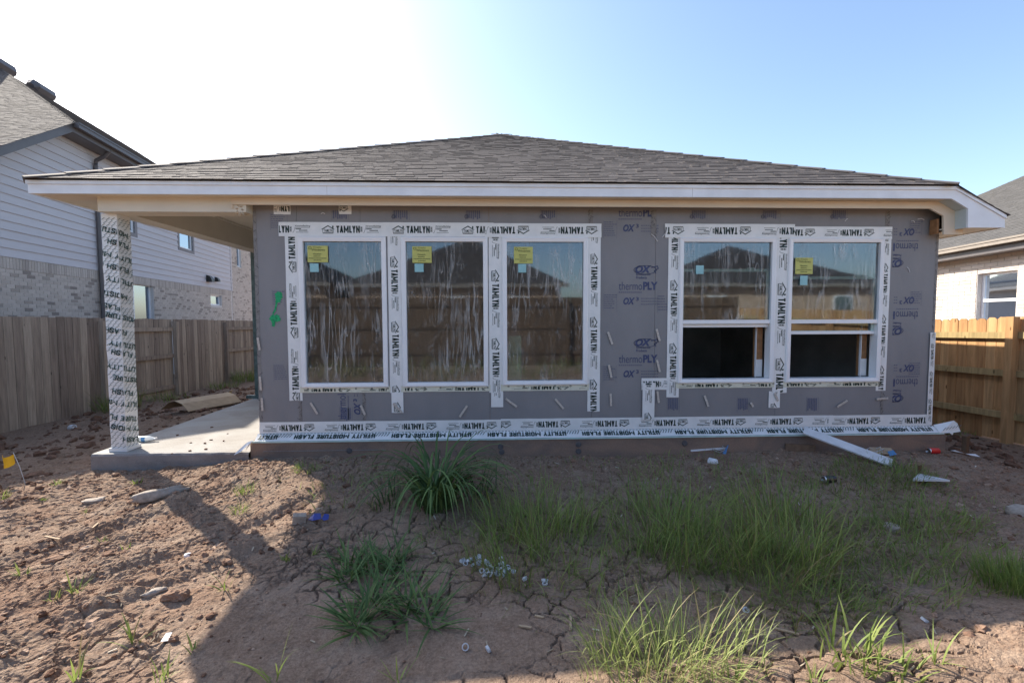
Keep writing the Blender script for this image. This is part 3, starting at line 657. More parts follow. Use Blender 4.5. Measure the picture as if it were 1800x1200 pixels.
def sticker(win, x0, x1, z0, z1, y, words):
    mb = MB(); mb.box(x0, x1, y, y+0.002, z0, z1); s = mb.build('label_sticker', M['yellow'], win)
    F = Flat(); w = x1-x0; h = z1-z0
    if words:
        F.text('Trophy', 0.28*w, 0.84*h, 0.42*w, 0.11*h, 0.01); F.text('Windows', 0.20*w, 0.69*h, 0.66*w, 0.13*h, 0.015)
        F.text('Houston', 0.28*w, 0.46*h, 0.40*w, 0.10*h, 0.02)
        for k in range(5): F.rect(0.3*w+k*0.07*w, 0.34*h, 0.355*w+k*0.07*w, 0.39*h)
        for k in range(11): F.rect(0.06*w+k*0.08*w, 0.22*h, 0.125*w+k*0.08*w, 0.265*h)
        for k in range(5): F.rect(0.3*w+k*0.08*w, 0.10*h, 0.36*w+k*0.08*w, 0.15*h)
        F.ring(0.13*w, 0.86*h, 0.07*w, 0.07*h, 0.02*w, 10)
    F.build('label_text', M['labelprint'], win, lambda u, v: (x0+u, y-0.0015, z0+v))
STK = [((541, 461), (576, 432)), ((725, 462), (758.5, 433)), ((903.5, 463), (936.5, 434)), None, ((1397.5, 481.5), (1429, 453))]
CYN = [((545, 478), (560, 463)), ((729, 478), (744.5, 463.5)), ((911, 479), (925, 464)), ((1223, 481.5), (1237, 466.5)), ((1406, 501), (1419.5, 484.5))]
for i, (a, b, c, d) in enumerate(WIN):
    mb = MB(); fw = 0.048; y0 = -0.022
    if i < 3:
        frame_rect(mb, a, b, c, d, fw, y0, 0.06); win = mb.build('window', M['vinyl'], house)
        mb = MB(); mb.quad((a+fw-0.006, 0.015, c+fw-0.006), (b-fw+0.006, 0.015, c+fw-0.006), (b-fw+0.006, 0.015, d-fw+0.006), (a+fw-0.006, 0.015, d-fw+0.006)); mb.build('pane', M['glass'], win)
        mb = MB(); sheet(mb, a+fw+0.003, b-fw-0.003, c+fw+0.003, d-fw-0.003, 0.006, seed=70+i); mb.build('protective_film', M['film'], win, True)
    else:
        frame_rect(mb, a, b, c, d, 0.045, y0, 0.085)
        zr = W(1275, 569)[1]; mb.box(a+0.045, b-0.045, -0.006, 0.03, zr, zr+0.042)           # meeting rail
        win = mb.build('window', M['vinyl'], house)
        mb = MB(); mb.quad((a+0.04, 0.015, zr+0.036), (b-0.04, 0.015, zr+0.036), (b-0.04, 0.015, d-0.04), (a+0.04, 0.015, d-0.04)); mb.build('pane', M['glass'], win)
        mb = MB(); sheet(mb, a+0.05, b-0.05, zr+0.045, d-0.05, 0.004, seed=80+i); mb.build('protective_film', M['film'], win, True)
        # the raised lower sash behind the upper pane
        zb = zr-0.036 if i == 3 else W(1465, 587)[1]; zt = W(1275, 474)[1]+0.012 if i == 3 else W(1465, 487)[1]+0.012
        mb = MB(); S = [(a+0.047, a+0.075, zb, zt), (b-0.075, b-0.047, zb, zt), (a+0.075, b-0.075, zb, zb+0.036), (a+0.075, b-0.075, zt-0.03, zt)]
        for q in S: mb.box(q[0], q[1], 0.036, 0.062, q[2], q[3])
        mb.box((a+b)/2+0.23, (a+b)/2+0.31, 0.03, 0.06, zt, zt+0.012)
        sash = mb.build('lower_sash', [M['vinyl'] if i == 99 else M['sash']], win)
        mb = MB(); mb.quad((a+0.073, 0.049, zb+0.034), (b-0.073, 0.049, zb+0.034), (b-0.073, 0.049, zt-0.028), (a+0.073, 0.049, zt-0.028)); mb.build('sash_pane', M['glass'], win)
        mb = MB(); mb.box(a+0.0465, b-0.0465, 0.024, 0.035, zb-0.001, zb+0.03); mb.build('sash_rail', M['vinyl'], win)
        # bare jamb lumber seen through the open part
        mb = MB(); mb.box(b-0.13, b-0.049, 0.12, 0.16, c+0.05, zr-0.02); mb.build('jamb_stud', M['osb'], win)
        mb = MB(); mb.box(b-0.122, b-0.049, 0.114, 0.119, c+0.05, c+0.24); mb.build('jamb_tape', M['tape'], win)
        mb = MB(); mb.box(b-0.136, b-0.131, 0.09, 0.118, c+0.046, zr-0.02); mb.build('jamb_track', M['vinyl'], win)
    yb = -0.002
    if STK[i]:
        (p0, p1) = STK[i]; q0 = W(*p0); q1 = W(*p1); sticker(win, q0[0], q1[0], q0[1], q1[1], yb, True)
    p0, p1 = CYN[i]; q0 = W(*p0); q1 = W(*p1); mb = MB(); mb.box(q0[0], q1[0], yb, yb+0.002, q0[1], q1[1]); mb.build('blue_sticker', M['cyan'], win)

# flashing tapes --------------------------------------------------------
def strip(x0, x1, z0, z1, layer, mode=None, phase=0.0, jag=0.002, mat='tape', slant=0.0):
    y = -0.004-0.003*layer; mb = MB(); hor = (x1-x0) > (z1-z0)
    L, w = (x1-x0, z1-z0) if hor else (z1-z0, x1-x0); nu = max(3, int(L/0.06)); s = random.randint(0, 999)
    n0 = len(mb.v)
    for j in range(4):
        for i in range(nu+1):
            u = L*i/nu; v = w*j/3
            if j in (0, 3): v += jag*2*float(fbm(np.array(u*7.0), np.array(j*3.1), s, 3))
            if i in (0, nu): u += jag*3*(random.random()-0.5)+slant*(j/3-0.5)*(1 if i == 0 else 1)
            yy = y-0.0011*float(vnoise(np.array(u*16.0), np.array(v*20.0), s))
            mb.v.append((x0+u, yy, z0+v) if hor else (x0+v, yy, z0+u))
    for j in range(3):
        for i in range(nu): a = n0+j*(nu+1)+i; mb.face((a, a+1, a+nu+2, a+nu+1))
    o = mb.build('flashing_tape', M[mat], house)
    if mode:
        P = tape_print(L, w, phase); yp = y-0.002
        fn = {'up': lambda u, v: (x0+u, yp, z0+v), 'flip': lambda u, v: (x1-u, yp, z1-v), 'ccw': lambda u, v: (x1-v, yp, z0+u), 'cw': lambda u, v: (x0+v, yp, z1-u)}[mode]
        P.build('lettering', M['print'], o, fn)
    return o
def SX(px): return W(px, 560)[0]
ZT0, ZT1 = 2.088, 2.228
# jamb strips
zb = W(515, 704)[1]
strip(SX(505), SX(528.5), zb, 2.10, 0, 'ccw', W(515, 578)[1]-zb-0.10)
strip(SX(683.5), SX(706.5), W(690, 690)[1], 2.10, 0, 'cw', 0.26-UL)
strip(SX(686), SX(707), W(690, 725)[1], W(690, 691)[1]+0.01, 1, 'cw', -0.51)
strip(SX(859.5), SX(883.5), W(870, 690)[1], 2.10, 0, 'cw', 0.36-UL)
strip(SX(862.5), SX(884), W(870, 715)[1], W(870, 690)[1]+0.005, 1, 'cw', 0.16)
strip(SX(1033), SX(1055), W(1040, 723)[1], 2.10, 0, 'cw', 0.18)
strip(SX(1173), SX(1195), W(1183, 698)[1], 2.10, 0, 'cw', 0.505-UL)
strip(SX(1360), SX(1386), W(1370, 690)[1], 2.10, 0, 'cw', 0.40-UL)
strip(SX(1354), SX(1374), W(1365, 716)[1], W(1365, 690)[1]+0.02, 1, 'cw', 0.13)
strip(SX(1543.5), SX(1561), W(1550, 686)[1], 2.10, 0, 'cw', 0.28)
# head strips
strip(W(490, 400)[0], W(868, 400)[0], 2.088, 2.232, 1, 'up', 0.44-UL)
strip(W(852, 400)[0], W(1057, 400)[0], 2.083, 2.227, 2, 'flip', 0.04)
strip(W(1168.5, 400)[0], W(1396, 400)[0], 2.083, 2.228, 2, 'flip', 0.47-UL)
strip(W(1388, 400)[0], W(1568, 400)[0], 2.075, 2.205, 1, 'flip', 0.20)
# sill strips
for i, (a, b, c, d) in enumerate(WIN):
    zl = W(600, 689.5)[1] if i < 3 else W(1300, 681)[1]
    o = strip(a-0.02, b+0.02, zl, c+0.012, 0.5, None, mat='silltape')
    F = Flat(); L = b-a; k = 0
    while k*0.165 < L-0.05: F.ring(0.06+k*0.165, c-zl-0.012, 0.008, 0.007, 0.004, 8); k += 1
    P = tape_print(L, 0.14, 0.25*i-0.3).clip(0.02, L-0.02, 0.06, 0.06+(c-zl)*0.55)
    P.merged(F, lambda u, v: (L-u, (c-zl)*0.78-(v-0.06))); yq = -0.0085
    F.build('lettering', M['print'], o, lambda u, v, a=a, zl=zl: (a+u, yq, zl+v))
# base strips
zb0 = 0.035
strip(X0+0.002, W(890, 740)[0], 0.042, 0.170, 0, 'flip', 0.10)
strip(W(880, 740)[0], W(1463, 740)[0], 0.050, 0.178, 1, 'flip', 0.33)
strip(W(1455, 740)[0], X1-0.03, 0.046, 0.176, 2, 'flip', 0.55)
xr = X1
strip(xr-0.062, xr-0.001, 0.055, W(1640, 584)[1], 3, 'cw', 0.12)
a, z0 = W(1127, 685); b, z1 = W(1173, 664); strip(a, b, z0, z1, 1, 'up', 0.0-0.15)
a, z0 = W(1128, 737); b, z1 = W(1150, 672); strip(a, b, z0, z1, 4, 'cw', 0.32)
a, z0 = W(482, 377); b, z1 = W(511, 358); strip(a, b, z0, z1, 0, 'flip', -0.2)
a, z0 = W(596, 376.5); b, z1 = W(618, 358); strip(a, b, z0, z1, 0, 'flip', -0.5)
# sloped moisture flashing over the brick ledge
mb = MB(); nu = 120; xa, xb = X0-0.01, X1+0.06
def mf(x, t):                                  # t 0 at the wall, 1 at the outer edge
    return (x, -0.012-0.078*t-0.004*float(vnoise(np.array(x*9.0), np.array(t*3.0), 5)), 0.052-0.058*t+0.006*float(fbm(np.array(x*2.0), np.array(t), 8, 3)))
for j in range(5):
    for i in range(nu+1): mb.v.append(mf(xa+(xb-xa)*i/nu, j/4))
for j in range(4):
    for i in range(nu): q = j*(nu+1)+i; mb.face((q, q+1, q+nu+2, q+nu+1))
mfo = mb.build('moisture_flashing', M['tape'], house, True)
F = Flat(); L = xb-xa; u = 0.10
while u < L:
    Q = Flat(); Q.block('UTILITY MOISTURE FLASH', 0, 0, 0.83, 0.052, 0.25)
    Q.merged(F, lambda a_, b_: (u+a_, 0.24+b_*10.5))
    for k in range(9): F.line([(u+0.86+k*0.028, 0.15), (u+0.88+k*0.028, 0.55)], 0.007)
    u += 1.0
for k in range(int(L/0.035)): F.rect(k*0.035, 0.06, k*0.035+0.022, 0.12)
F.clip(0.02, L-0.02, 0.02, 0.98)
def mfn(u, v):
    x = xb-u; t = v; p = mf(x, t); return (p[0], p[1]-0.003, p[2]+0.003)
F.build('lettering', M['print'], mfo, mfn)
mb = MB(); mb.box(X0-0.03, X1+0.06, -0.099, -0.0855, -0.024, -0.008); mb.build('ledge_film', simple('pale_green_film', (0.45, 0.60, 0.58), 0.4, 0.15, 8), house)
# loose ends of the flashing
mb = MB(); mb.poly([(X1+0.01, -0.02, 0.06), (X1+0.20, -0.06, 0.115), (X1+0.225, -0.075, 0.09), (X1+0.255, -0.085, 0.0), (X1+0.14, -0.11, -0.005), (X1+0.01, -0.10, -0.01)])
mb.poly([(X1+0.10, -0.105, 0.0), (X1+0.14, -0.11, -0.03), (X1+0.15, -0.11, 0.0)])
fl = mb.build('flashing_flap', M['tape'], house)
F = Flat()
for k in range(6): F.line([(0.03+k*0.034, 0.02+0.006*k), (0.055+k*0.034, 0.045+0.006*k)], 0.006)
F.build('lettering', M['tealprint'], fl, lambda u, v: (X1+u, -0.115+0.0*u, v+0.005))
mb = MB(); mb.poly([(X0-0.01, -0.09, 0.005), (X0-0.07, -0.11, -0.01), (X0-0.16, -0.16, -0.10), (X0-0.175, -0.17, -0.125), (X0-0.10, -0.16, -0.085), (X0-0.05, -0.13, -0.03)])
mb.poly([(X0-0.02, -0.10, 0.0), (X0-0.06, -0.115, -0.06), (X0-0.08, -0.13, -0.09), (X0-0.05, -0.12, -0.02)])
mb.build('flashing_flap', M['tape'], house)
# corner and seam staples, with grey seam strips
def seam(x, z0, z1, w=0.03, dens=22, seed=0):
    rnd = random.Random(seed); mb = MB(); mb.box(x-w/2, x+w/2, -0.0025, -0.0005, z0, z1); o = mb.build('seam_strip', simple('seam_strip%d' % seed, (0.21, 0.20, 0.195), 0.6, 0.2, 30, 0.3), house)
    F = Flat(); n = int((z1-z0)*dens)
    for k in range(n):
        zz = z0+(k+0.5)*(z1-z0)/n; a = rnd.uniform(0.3, 1.2)*(1 if rnd.random() < 0.6 else -1); xx = x+rnd.uniform(-w*.6, w*.6); l = 0.016
        F.line([(xx-l*math.sin(a), zz-l*math.cos(a)), (xx+l*math.sin(a), zz+l*math.cos(a))], 0.0035)
    F.build('staples', M['dark'], o, lambda u, v: (u, -0.0045, v))
seam(X0+0.02, 0.18, 2.37, 0.035, 11, 1); seam(W(528, 720)[0], 0.18, W(528, 705)[1], 0.03, 26, 2); seam(W(640, 720)[0], 0.18, W(640, 690)[1], 0.03, 26, 3)
seam(W(1038, 380)[0], 2.232, 2.37, 0.05, 40, 4); seam(W(1149, 385)[0], W(1149, 416)[1], 2.37, 0.05, 40, 5); seam(W(1560, 390)[0], 2.21, 2.37, 0.05, 40, 6)
seam(W(1550, 710)[0], 0.185, W(1550, 690)[1], 0.03, 26, 7); seam(X1-0.02, W(1640, 580)[1], 2.3, 0.02, 14, 8)
# brick ties
for i, (px, py, ang, ln) in enumerate(((456, 604, 8, 22), (459, 673, 2, 24), (462, 710, 2, 22), (553, 717, 30, 23), (638.7, 720, 22, 18), (699.5, 716, 42, 22), (814.7, 722, -34, 24), (898.7, 707, 53, 24), (983, 709, 40, 23), (1072, 594, 20, 23), (1072, 652, 12, 23), (1073, 702, 2, 22), (1156, 588.5, 16, 22), (1156.5, 642.7, 14, 22), (1156, 697, 8, 21), (1240.7, 704, 20, 21), (1320.7, 710.7, 30, 9), (1363, 697, 24, 16), (1478.8, 708.8, -58, 22), (1549, 700, -86, 22))):
    x, z = W(px, py); L = ln/167.0; a = R(ang); d = np.array([math.sin(a), 0, -math.cos(a)]); s = np.array([math.cos(a), 0, math.sin(a)])*0.022
    mb = MB(); n = 8; p0 = np.array([x, -0.013, z])-d*L/2-s/2
    for k in range(n): mb.obox(p0+d*L*k/n+np.array([0, -0.0025*(k % 2), 0]), d*L/n, s, (0, -0.003, 0))
    mb.build('brick_tie', M['tie'], house)
# board prints
def board_print(cx, cz, rot, sc, parts=('logo', 'name', 'ox')):
    F = Flat(); Ff = Flat()
    if 'logo' in parts:
        F.ring(0.02, 0.345, 0.12, 0.045, 0.006); F.text('OX', -0.085, 0.312, 0.17, 0.08, 0.055, 0.25); F.line([(0.09, 0.37), (0.15, 0.385), (0.16, 0.36), (0.12, 0.335), (0.135, 0.31)], 0.009)
        F.text('Engineered', -0.075, 0.282, 0.15, 0.028, 0.02); F.text('Products', -0.075, 0.252, 0.115, 0.026, 0.02)
    if 'name' in parts:
        F.text('thermo', -0.26, 0.135, 0.25, 0.085, -0.004); F.text('PLY', 0.0, 0.135, 0.155, 0.085, 0.045)
        for k in range(12): Ff.rect(-0.26+k*0.021, 0.105, -0.245+k*0.021, 0.116)
    if 'ox' in parts:
        F.text('OX', -0.21, -0.02, 0.125, 0.075, 0.045, 0.25); F.text('3', -0.075, 0.02, 0.03, 0.04, 0.03)
        for r in range(3):
            for k in range(8): Ff.rect(-0.02+k*0.024, 0.04-r*0.03, -0.002+k*0.024, 0.049-r*0.03)
    a = R(rot); ca, sa = math.cos(a)*sc, math.sin(a)*sc
    fn = lambda u, v: (cx+u*ca-v*sa, -0.0022, cz+u*sa+v*ca)
    return F, Ff, fn
pr = Flat(); pf = Flat()
def put(cx, cz, rot, sc, parts, clip=None):
    F, Ff, fn = board_print(cx, cz, rot, sc, parts)
    for src, dst in ((F, pr), (Ff, pf)):
        t = Flat(); src.merged(t, lambda u, v: (fn(u, v)[0], fn(u, v)[2]))
        if clip: t.clip(*clip)
        t.merged(dst, lambda u, v: (u, v))
bx_, bz_ = W(1130, 532)
for py in (404, 532, 659.5):
    x, z = W(1130, py); put(x, z, 0, 1.0, ('logo', 'name', 'ox'), (1.02, 1.93, 0, 2.37))
x, z = W(1583, 540); 
for py in (405, 525, 644):
    x, z = W(1577, py); put(x-0.02, z, 180, 1.0, ('logo', 'name', 'ox'), (W(1563, py)[0]+0.05, 4.7, 0, 2.37))
x, z = W(612, 690); put(x+0.11, z-0.02, 90, 1.0, ('name', 'ox'), (W(545, 700)[0], W(633, 700)[0], 0.18, W(600, 692)[1]))
def info(px, py, w, h, rows, vert=False, seed=0):
    x, z = W(px, py); rnd = random.Random(seed)
    pf.line([(x, z), (x, z-h)], 0.002); pf.line([(x+w, z), (x+w, z-h)], 0.002)
    for r in range(rows):
        if vert:
            xx = x+0.01+(w-0.02)*r/rows; pf.rect(xx, z-h*rnd.uniform(.75, .95), xx+(w/rows)*0.6, z-0.01)
        else:
            zz = z-0.01-(h-0.02)*r/rows; k = x+0.006
            while k < x+w*rnd.uniform(.6, .95): q = rnd.uniform(.01, .03); pf.rect(k, zz-(h/rows)*0.32, k+q, zz); k += q+0.005
for q in ((475, 375, .17, .17, 7), (479, 510, .12, .17, 7), (481, 640, .14, .18, 8), (1061, 388, .14, .18, 7), (1061, 516, .14, .18, 7), (1060, 642, .14, .18, 7), (1156, 518, .10, .19, 6), (1600, 387, .13, .16, 6), (1601, 511, .12, .16, 6), (1598, 636, .12, .16, 6)): info(*q, seed=int(q[0]+q[1]))
for px in (583, 690, 818, 950, 1215, 1340, 1462): info(px, 368, .17, .11, 7, True, px)
for px in (597, 1173, 1296, 1418): info(px, 698 if px > 600 else 715, .13, .16, 6, True, px)
for px in (692, 820, 952, 1216, 1341, 1463): x, z = W(px, 381); pf.ring(x, z, 0.018, 0.018, 0.007, 10)
sh0 = [o for o in bpy.data.objects if o.name.startswith('sheathing_panel')][0]
pr.build('board_lettering', M['blueprint'], sh0, lambda u, v: (u, -0.0022, v))
pf.build('board_small_print', M['faintprint'], sh0, lambda u, v: (u, -0.0021, v))
# green spray mark
F = Flat(); rnd = random.Random(5)
def blob(px, py, r, n=16):
    x, z = W(px, py); F.poly([(x+r*rnd.uniform(.55, 1.15)*math.cos(2*math.pi*k/n), z+1.1*r*rnd.uniform(.6, 1.15)*math.sin(2*math.pi*k/n)) for k in range(n)])
blob(489, 520, 0.045); blob(489, 527, 0.04); blob(480, 560, 0.04); blob(487, 559, 0.038); F.line([W(487, 530), W(484, 545), W(481, 550)], 0.018); F.line([W(483, 560), W(481, 571)], 0.03)
me = bpy.data.meshes.new('spray_mark'); vv = []; own = {}
for i, f in enumerate(F.f):
    for q in f: own[q] = i
me.from_pydata([(q[0], -0.0026-0.0006*own.get(i, 0), q[1]) for i, q in enumerate(F.v)], [], F.f); me.materials.append(M['spray']); link('spray_mark', me, sh0, 'stuff')
mb = MB(); rnd = random.Random(9)
for px, py in ((1680, 466),): pass
for px, py, l in ((1618, 386, .035), (1604, 390, .02), (958, 381, .02), (1487, 387, .02), (1596, 474, .03), (568, 376, .02), (1169, 412, .04), (1150, 418, .05)):
    x, z = W(px, py); a = rnd.uniform(-1, 1); mb.tube([(x-l*math.cos(a), -0.006, z-l*math.sin(a)), (x, -0.010, z+0.01), (x+l*math.cos(a), -0.006, z+l*math.sin(a))], 0.003, 5)
mb.build('torn_scrap', M['paper'], house, kind='stuff')

# porch post ----------------------------------------------------------
PX0, PX1, PY0, PY1 = -3.965, -3.812, -0.03, 0.135
mb = MB(); n = 18
rings = []
for j in range(n+1):
    t = j/n; z = -0.108+t*(2.302+0.108); dx = 0.018*t+0.003*math.sin(j*2.1); e = 0.003*math.sin(j*3.3)
    rings.append([(PX0+dx-e, PY0, z), (PX1+dx+e, PY0-e, z), (PX1+dx, PY1, z), (PX0+dx, PY1+e, z)])
for r in rings: mb.v += r
for j in range(n):
    for k in range(4): a = j*4+k; b = j*4+(k+1) % 4; mb.face((a, b, b+4, a+4))
post = mb.build('porch_post', M['tape'], house)
mb = MB(); mb.box(PX0-0.012, PX1+0.015, PY0-0.014, PY1+0.012, -0.110, -0.075); mb.build('post_base_wrap', M['tape'], house)
F = Flat(); F2 = Flat(); H = 2.38; wtot = (PX1-PX0)+(PY1-PY0); rnd = random.Random(3)
words = ['MOISTURE', 'FLASH', 'UTILITY MOIST', 'URE FLASH UT', 'UTILITY', 'MOISTURE', 'FLASH', 'TY MOISTURE', 'FLASH', 'UTILITY MO', 'TURE FLASH', 'UTILITY', 'MOISTURE', 'FLASH', 'UTILITY MO', 'TURE FLASH', 'LITY MOIST', 'FLASH', 'UTILITY']
zz = H-0.12
for k, wv in enumerate(words):
    t = Flat(); L = 0.044*len(wv); u0 = 0.22*rnd.random()-0.11; a = R(12)
    t.block(wv, 0, 0, L, 0.052, 0.20)
    ca_, sa_ = math.cos(R(168)), math.sin(R(168))
    t.merged(F, lambda u, v: (0.16+u0+(u-L/2)*ca_-v*sa_, zz+(u-L/2)*sa_+v*ca_)); zz -= 0.126
F.clip(0.004, wtot-0.004, 0.02, H-0.02)
r = 0
for j in range(int(H/0.030)):
    for i in range(int(wtot/0.05)+1):
        u = i*0.05+(j % 2)*0.025; v = j*0.030; a = R(32); n2 = 5
        if any(abs(v-(H-0.145-q*0.126)) < 0.018 for q in range(19)) and rnd.random() < 0.7: continue
        for q in range(n2):
            l = 0.0085; s = q*l; F2.line([(u+s*math.cos(a), v+s*math.sin(a)), (u+(s+l*0.55)*math.cos(a), v+(s+l*0.55)*math.sin(a))], 0.0052)
F2.clip(0.004, wtot-0.004, 0.01, H-0.01)
fwid = PX1-PX0
def postmap(u, v, e):
    t = (v)/(H); dx = 0.018*t; z = -0.10+v
    if u <= fwid: return (PX0+dx+u, PY0-e, z)
    return (PX1+dx+e, PY0+(u-fwid), z)
def split_build(F, nm, mat, e):
    a = Flat(); F.merged(a, lambda u, v: (u, v)); b = Flat(); F.merged(b, lambda u, v: (u, v))
    a.clip(0, fwid-0.001); b.clip(fwid+0.001, 9)
    o = Flat(); a.merged(o, lambda u, v: (u, v)); b.merged(o, lambda u, v: (u, v)); o.build(nm, mat, post, lambda u, v: postmap(u, v, e))
split_build(F, 'lettering', M['postprint'], 0.0075); split_build(F2, 'small_print', M['tealprint'], 0.006)

# ------------------------------------------------------------------ neighbouring houses
class VF:                                      # a vertical wall plane: t along it, w inwards, z up
    def __init__(s, a, sl, side):
        s.O = CAM*np.array([1, 1, 0])+a*RH; d = sl*RH+FH; s.d = d/np.linalg.norm(d); s.n = np.array([s.d[1], -s.d[0], 0])*side
    def P(s, t, w, z): return tuple(s.O+s.d*t+s.n*w+np.array([0, 0, z]))
    def px(s, px, py):
        rr = ray(px, py); k = ((s.O-CAM*np.array([1, 1, 0]))@s.n)/(rr@s.n); q = CAM+rr*k; return float((q-s.O)@s.d), float(q[2])
    def box(s, mb, t0, t1, w0, w1, z0, z1, t=0, m=0):
        mb.hexa([s.P(t0, w0, z0), s.P(t1, w0, z0), s.P(t1, w1, z0), s.P(t0, w1, z0), s.P(t0, w0, z1), s.P(t1, w0, z1), s.P(t1, w1, z1), s.P(t0, w1, z1)], t, m)
def bricks(vf, parent, rows, mat, n_ind, holes, bw=0.205, bh=0.0765, seed=1, wproj=0.012):
    rnd = random.Random(seed); items = []
    for z, t0, t1, odd in rows:
        t = t0-(bw/2 if odd else 0)-0.0
        while t < t1:
            a, b = max(t, t0), min(t+bw, t1)
            for h in holes:
                if h[2] < z+bh-0.005 and h[3] > z+0.005:
                    if h[0] <= a < h[1]: a = min(h[1], b)
                    if h[0] < b <= h[1]: b = max(h[0], a)
            if b-a > 0.03:
                tn = rnd.choice((0.05, 0.12, 0.2)) if rnd.random() < 0.17 else rnd.uniform(0.4, 1.0); items.append((a+0.005, b-0.005, z+0.005, z+bh-0.005, tn))
            t += bw
    items.sort(key=lambda q: np.linalg.norm(np.array(vf.P(q[0], 0, q[2]))-CAM))
    vm = {}
    for k, q in enumerate(items[:n_ind]):
        key = (round(q[1]-q[0], 3), round(q[4]*6))
        if key not in vm:
            m = MB(); L = q[1]-q[0]; h = q[3]-q[2]; P = lambda t, w, z: tuple(vf.d*t+vf.n*w+np.array([0, 0, z]))
            m.hexa([P(0, -wproj, 0), P(L, -wproj, 0), P(L, 0.02, 0), P(0, 0.02, 0), P(0, -wproj, h), P(L, -wproj, h), P(L, 0.02, h), P(0, 0.02, h)], round(q[4]*6)/6.0); vm[key] = m.mesh('brick', mat)
        o = link('brick', vm[key], parent); o.location = vf.P(q[0], random.uniform(-0.002, 0.002), q[2])
    mb = MB()
    for q in items[n_ind:]: vf.box(mb, q[0], q[1], -wproj+random.uniform(-0.002, 0.002), 0.01, q[2], q[3], q[4])
    if items[n_ind:]: mb.build('brick_field', mat, parent, kind='stuff')
def wall_with_holes(vf, mb, t0, t1, z0, z1, w0, w1, holes):
    for a, b, c, d in cells(t0, t1, z0, z1, holes): vf.box(mb, a, b, w0, w1, c, d)
def nb_window(vf, parent, t0, t1, z0, z1, trim=None, depth=0.06, mid=None, frame=0.05, rail=None):
    mb = MB()
    for a, b, c, d in ((t0, t1, z0, z0+frame), (t0, t1, z1-frame, z1), (t0, t0+frame, z0+frame, z1-frame), (t1-frame, t1, z0+frame, z1-frame)): vf.box(mb, a, b, depth, depth+0.05, c, d)
    if mid: vf.box(mb, mid-frame*0.6, mid+frame*0.6, depth, depth+0.05, z0+frame, z1-frame)
    if rail: vf.box(mb, t0+frame, t1-frame, depth, depth+0.05, rail-frame*0.6, rail+frame*0.6)
    win = mb.build('window', M['vinyl'], parent)
    mb = MB(); vf.box(mb, t0+frame*0.8, t1-frame*0.8, depth+0.025, depth+0.03, z0+frame*0.8, z1-frame*0.8); mb.build('pane', M['farglass'], win)
    mb = MB(); vf.box(mb, t0, t1, depth+0.45, depth+0.5, z0, z1); mb.build('room_behind', M['room'], win)
    if trim:
        mb = MB(); g_ = trim
        for a, b, c, d in ((t0-g_, t1+g_, z0-g_, z0), (t0-g_, t1+g_, z1, z1+g_), (t0-g_, t0, z0, z1), (t1, t1+g_, z0, z1)): vf.box(mb, a, b, -0.03, 0.02, c, d)
        mb.build('window_trim', M['greytrim'], win)
    return win
# left neighbour -------------------------------------------------------
VL = VF(-8.0, -0.219, -1)
LL = Vector(VL.P(12, 3, -0.6))
nbl = root('neighbour_house', LL, 'two storey house with lilac grey siding above grey brick beyond the weathered fence', 'house')
zs_ = 2.482; zsol = zs_-0.232; ZEL = 5.655; TC = VL.px(88, 212)[0]; tend = VL.px(405.5, 508)[0]; tfar = VL.px(441, 450)[0]
t_lo = 8.1
def wnd(p0, p1): a = VL.px(*p0); b = VL.px(*p1); return (a[0], b[0], b[1], a[1])
wA = (12.85, 13.62, 3.72, 5.0); wB = (VL.px(314, 420)[0], VL.px(337, 420)[0], VL.px(337, 441)[1], 5.0)
wC = (12.45, VL.px(268.5, 500)[0], 0.95, VL.px(268, 500)[1]-0.02); wD = (VL.px(370, 520)[0], VL.px(389, 520)[0], VL.px(389, 537)[1], VL.px(370, 517.5)[1]); wE = (VL.px(416, 450)[0], VL.px(423, 450)[0], VL.px(420, 469)[1], 5.0)
Lh = [wA, wB, wC, wD, wE]
mb = MB(); wall_with_holes(VL, mb, TC, tfar, -1.0, ZEL-0.1, 0.0, 0.12, Lh); VL.box(mb, t_lo, TC-0.001, 0.0, 0.12, -1.0, 3.84)
VL.box(mb, tfar-0.1, tfar, 0.121, 9, -1, ZEL-0.1)
lw = mb.build('brick_wall', M['mortar'], nbl)
mb = MB(); VL.box(mb, t_lo, t_lo+0.1, 0.121, 12.5, -1.0, 3.84); mb.build('rear_wall', M['siding'], nbl)
mb = MB(); VL.box(mb, TC-3.0, t_lo-0.001, -0.38, 12.9, ZEL-3*0.62-0.20, ZEL-3*0.62-0.18); VL.box(mb, TC-3.02, TC-3.001, -0.40, 12.9, ZEL-3*0.62-0.20, ZEL-3*0.62-0.01); mb.build('rear_eave', M['gutter'], nbl)
rows = []; z = 0.72; k = 0
while z+0.0765 < zsol+0.01: rows.append((z, t_lo, tend, k % 2)); z += 0.0765; k += 1
z = 0.72; k = 0
while z < ZEL-0.15: rows.append((z, tend+0.14, tfar, k % 2)); z += 0.0765; k += 1
bricks(VL, lw, rows, M['brickL'], 300, [(q[0]-0.02, q[1]+0.02, q[2]-0.02, q[3]+0.02) for q in (wC, wD, wE)], seed=11)
mb = MB(); t = t_lo; rnd = random.Random(2)
while t < tend-0.02:                            # soldier course
    VL.box(mb, t+0.005, t+0.0715, -0.02, 0.01, zsol+0.004, zs_-0.006, rnd.uniform(0.15, 0.8)); t += 0.0765
mb.build('soldier_course', M['brickL'], lw)
sid = None; z = zs_; k = 0; ex = 0.178
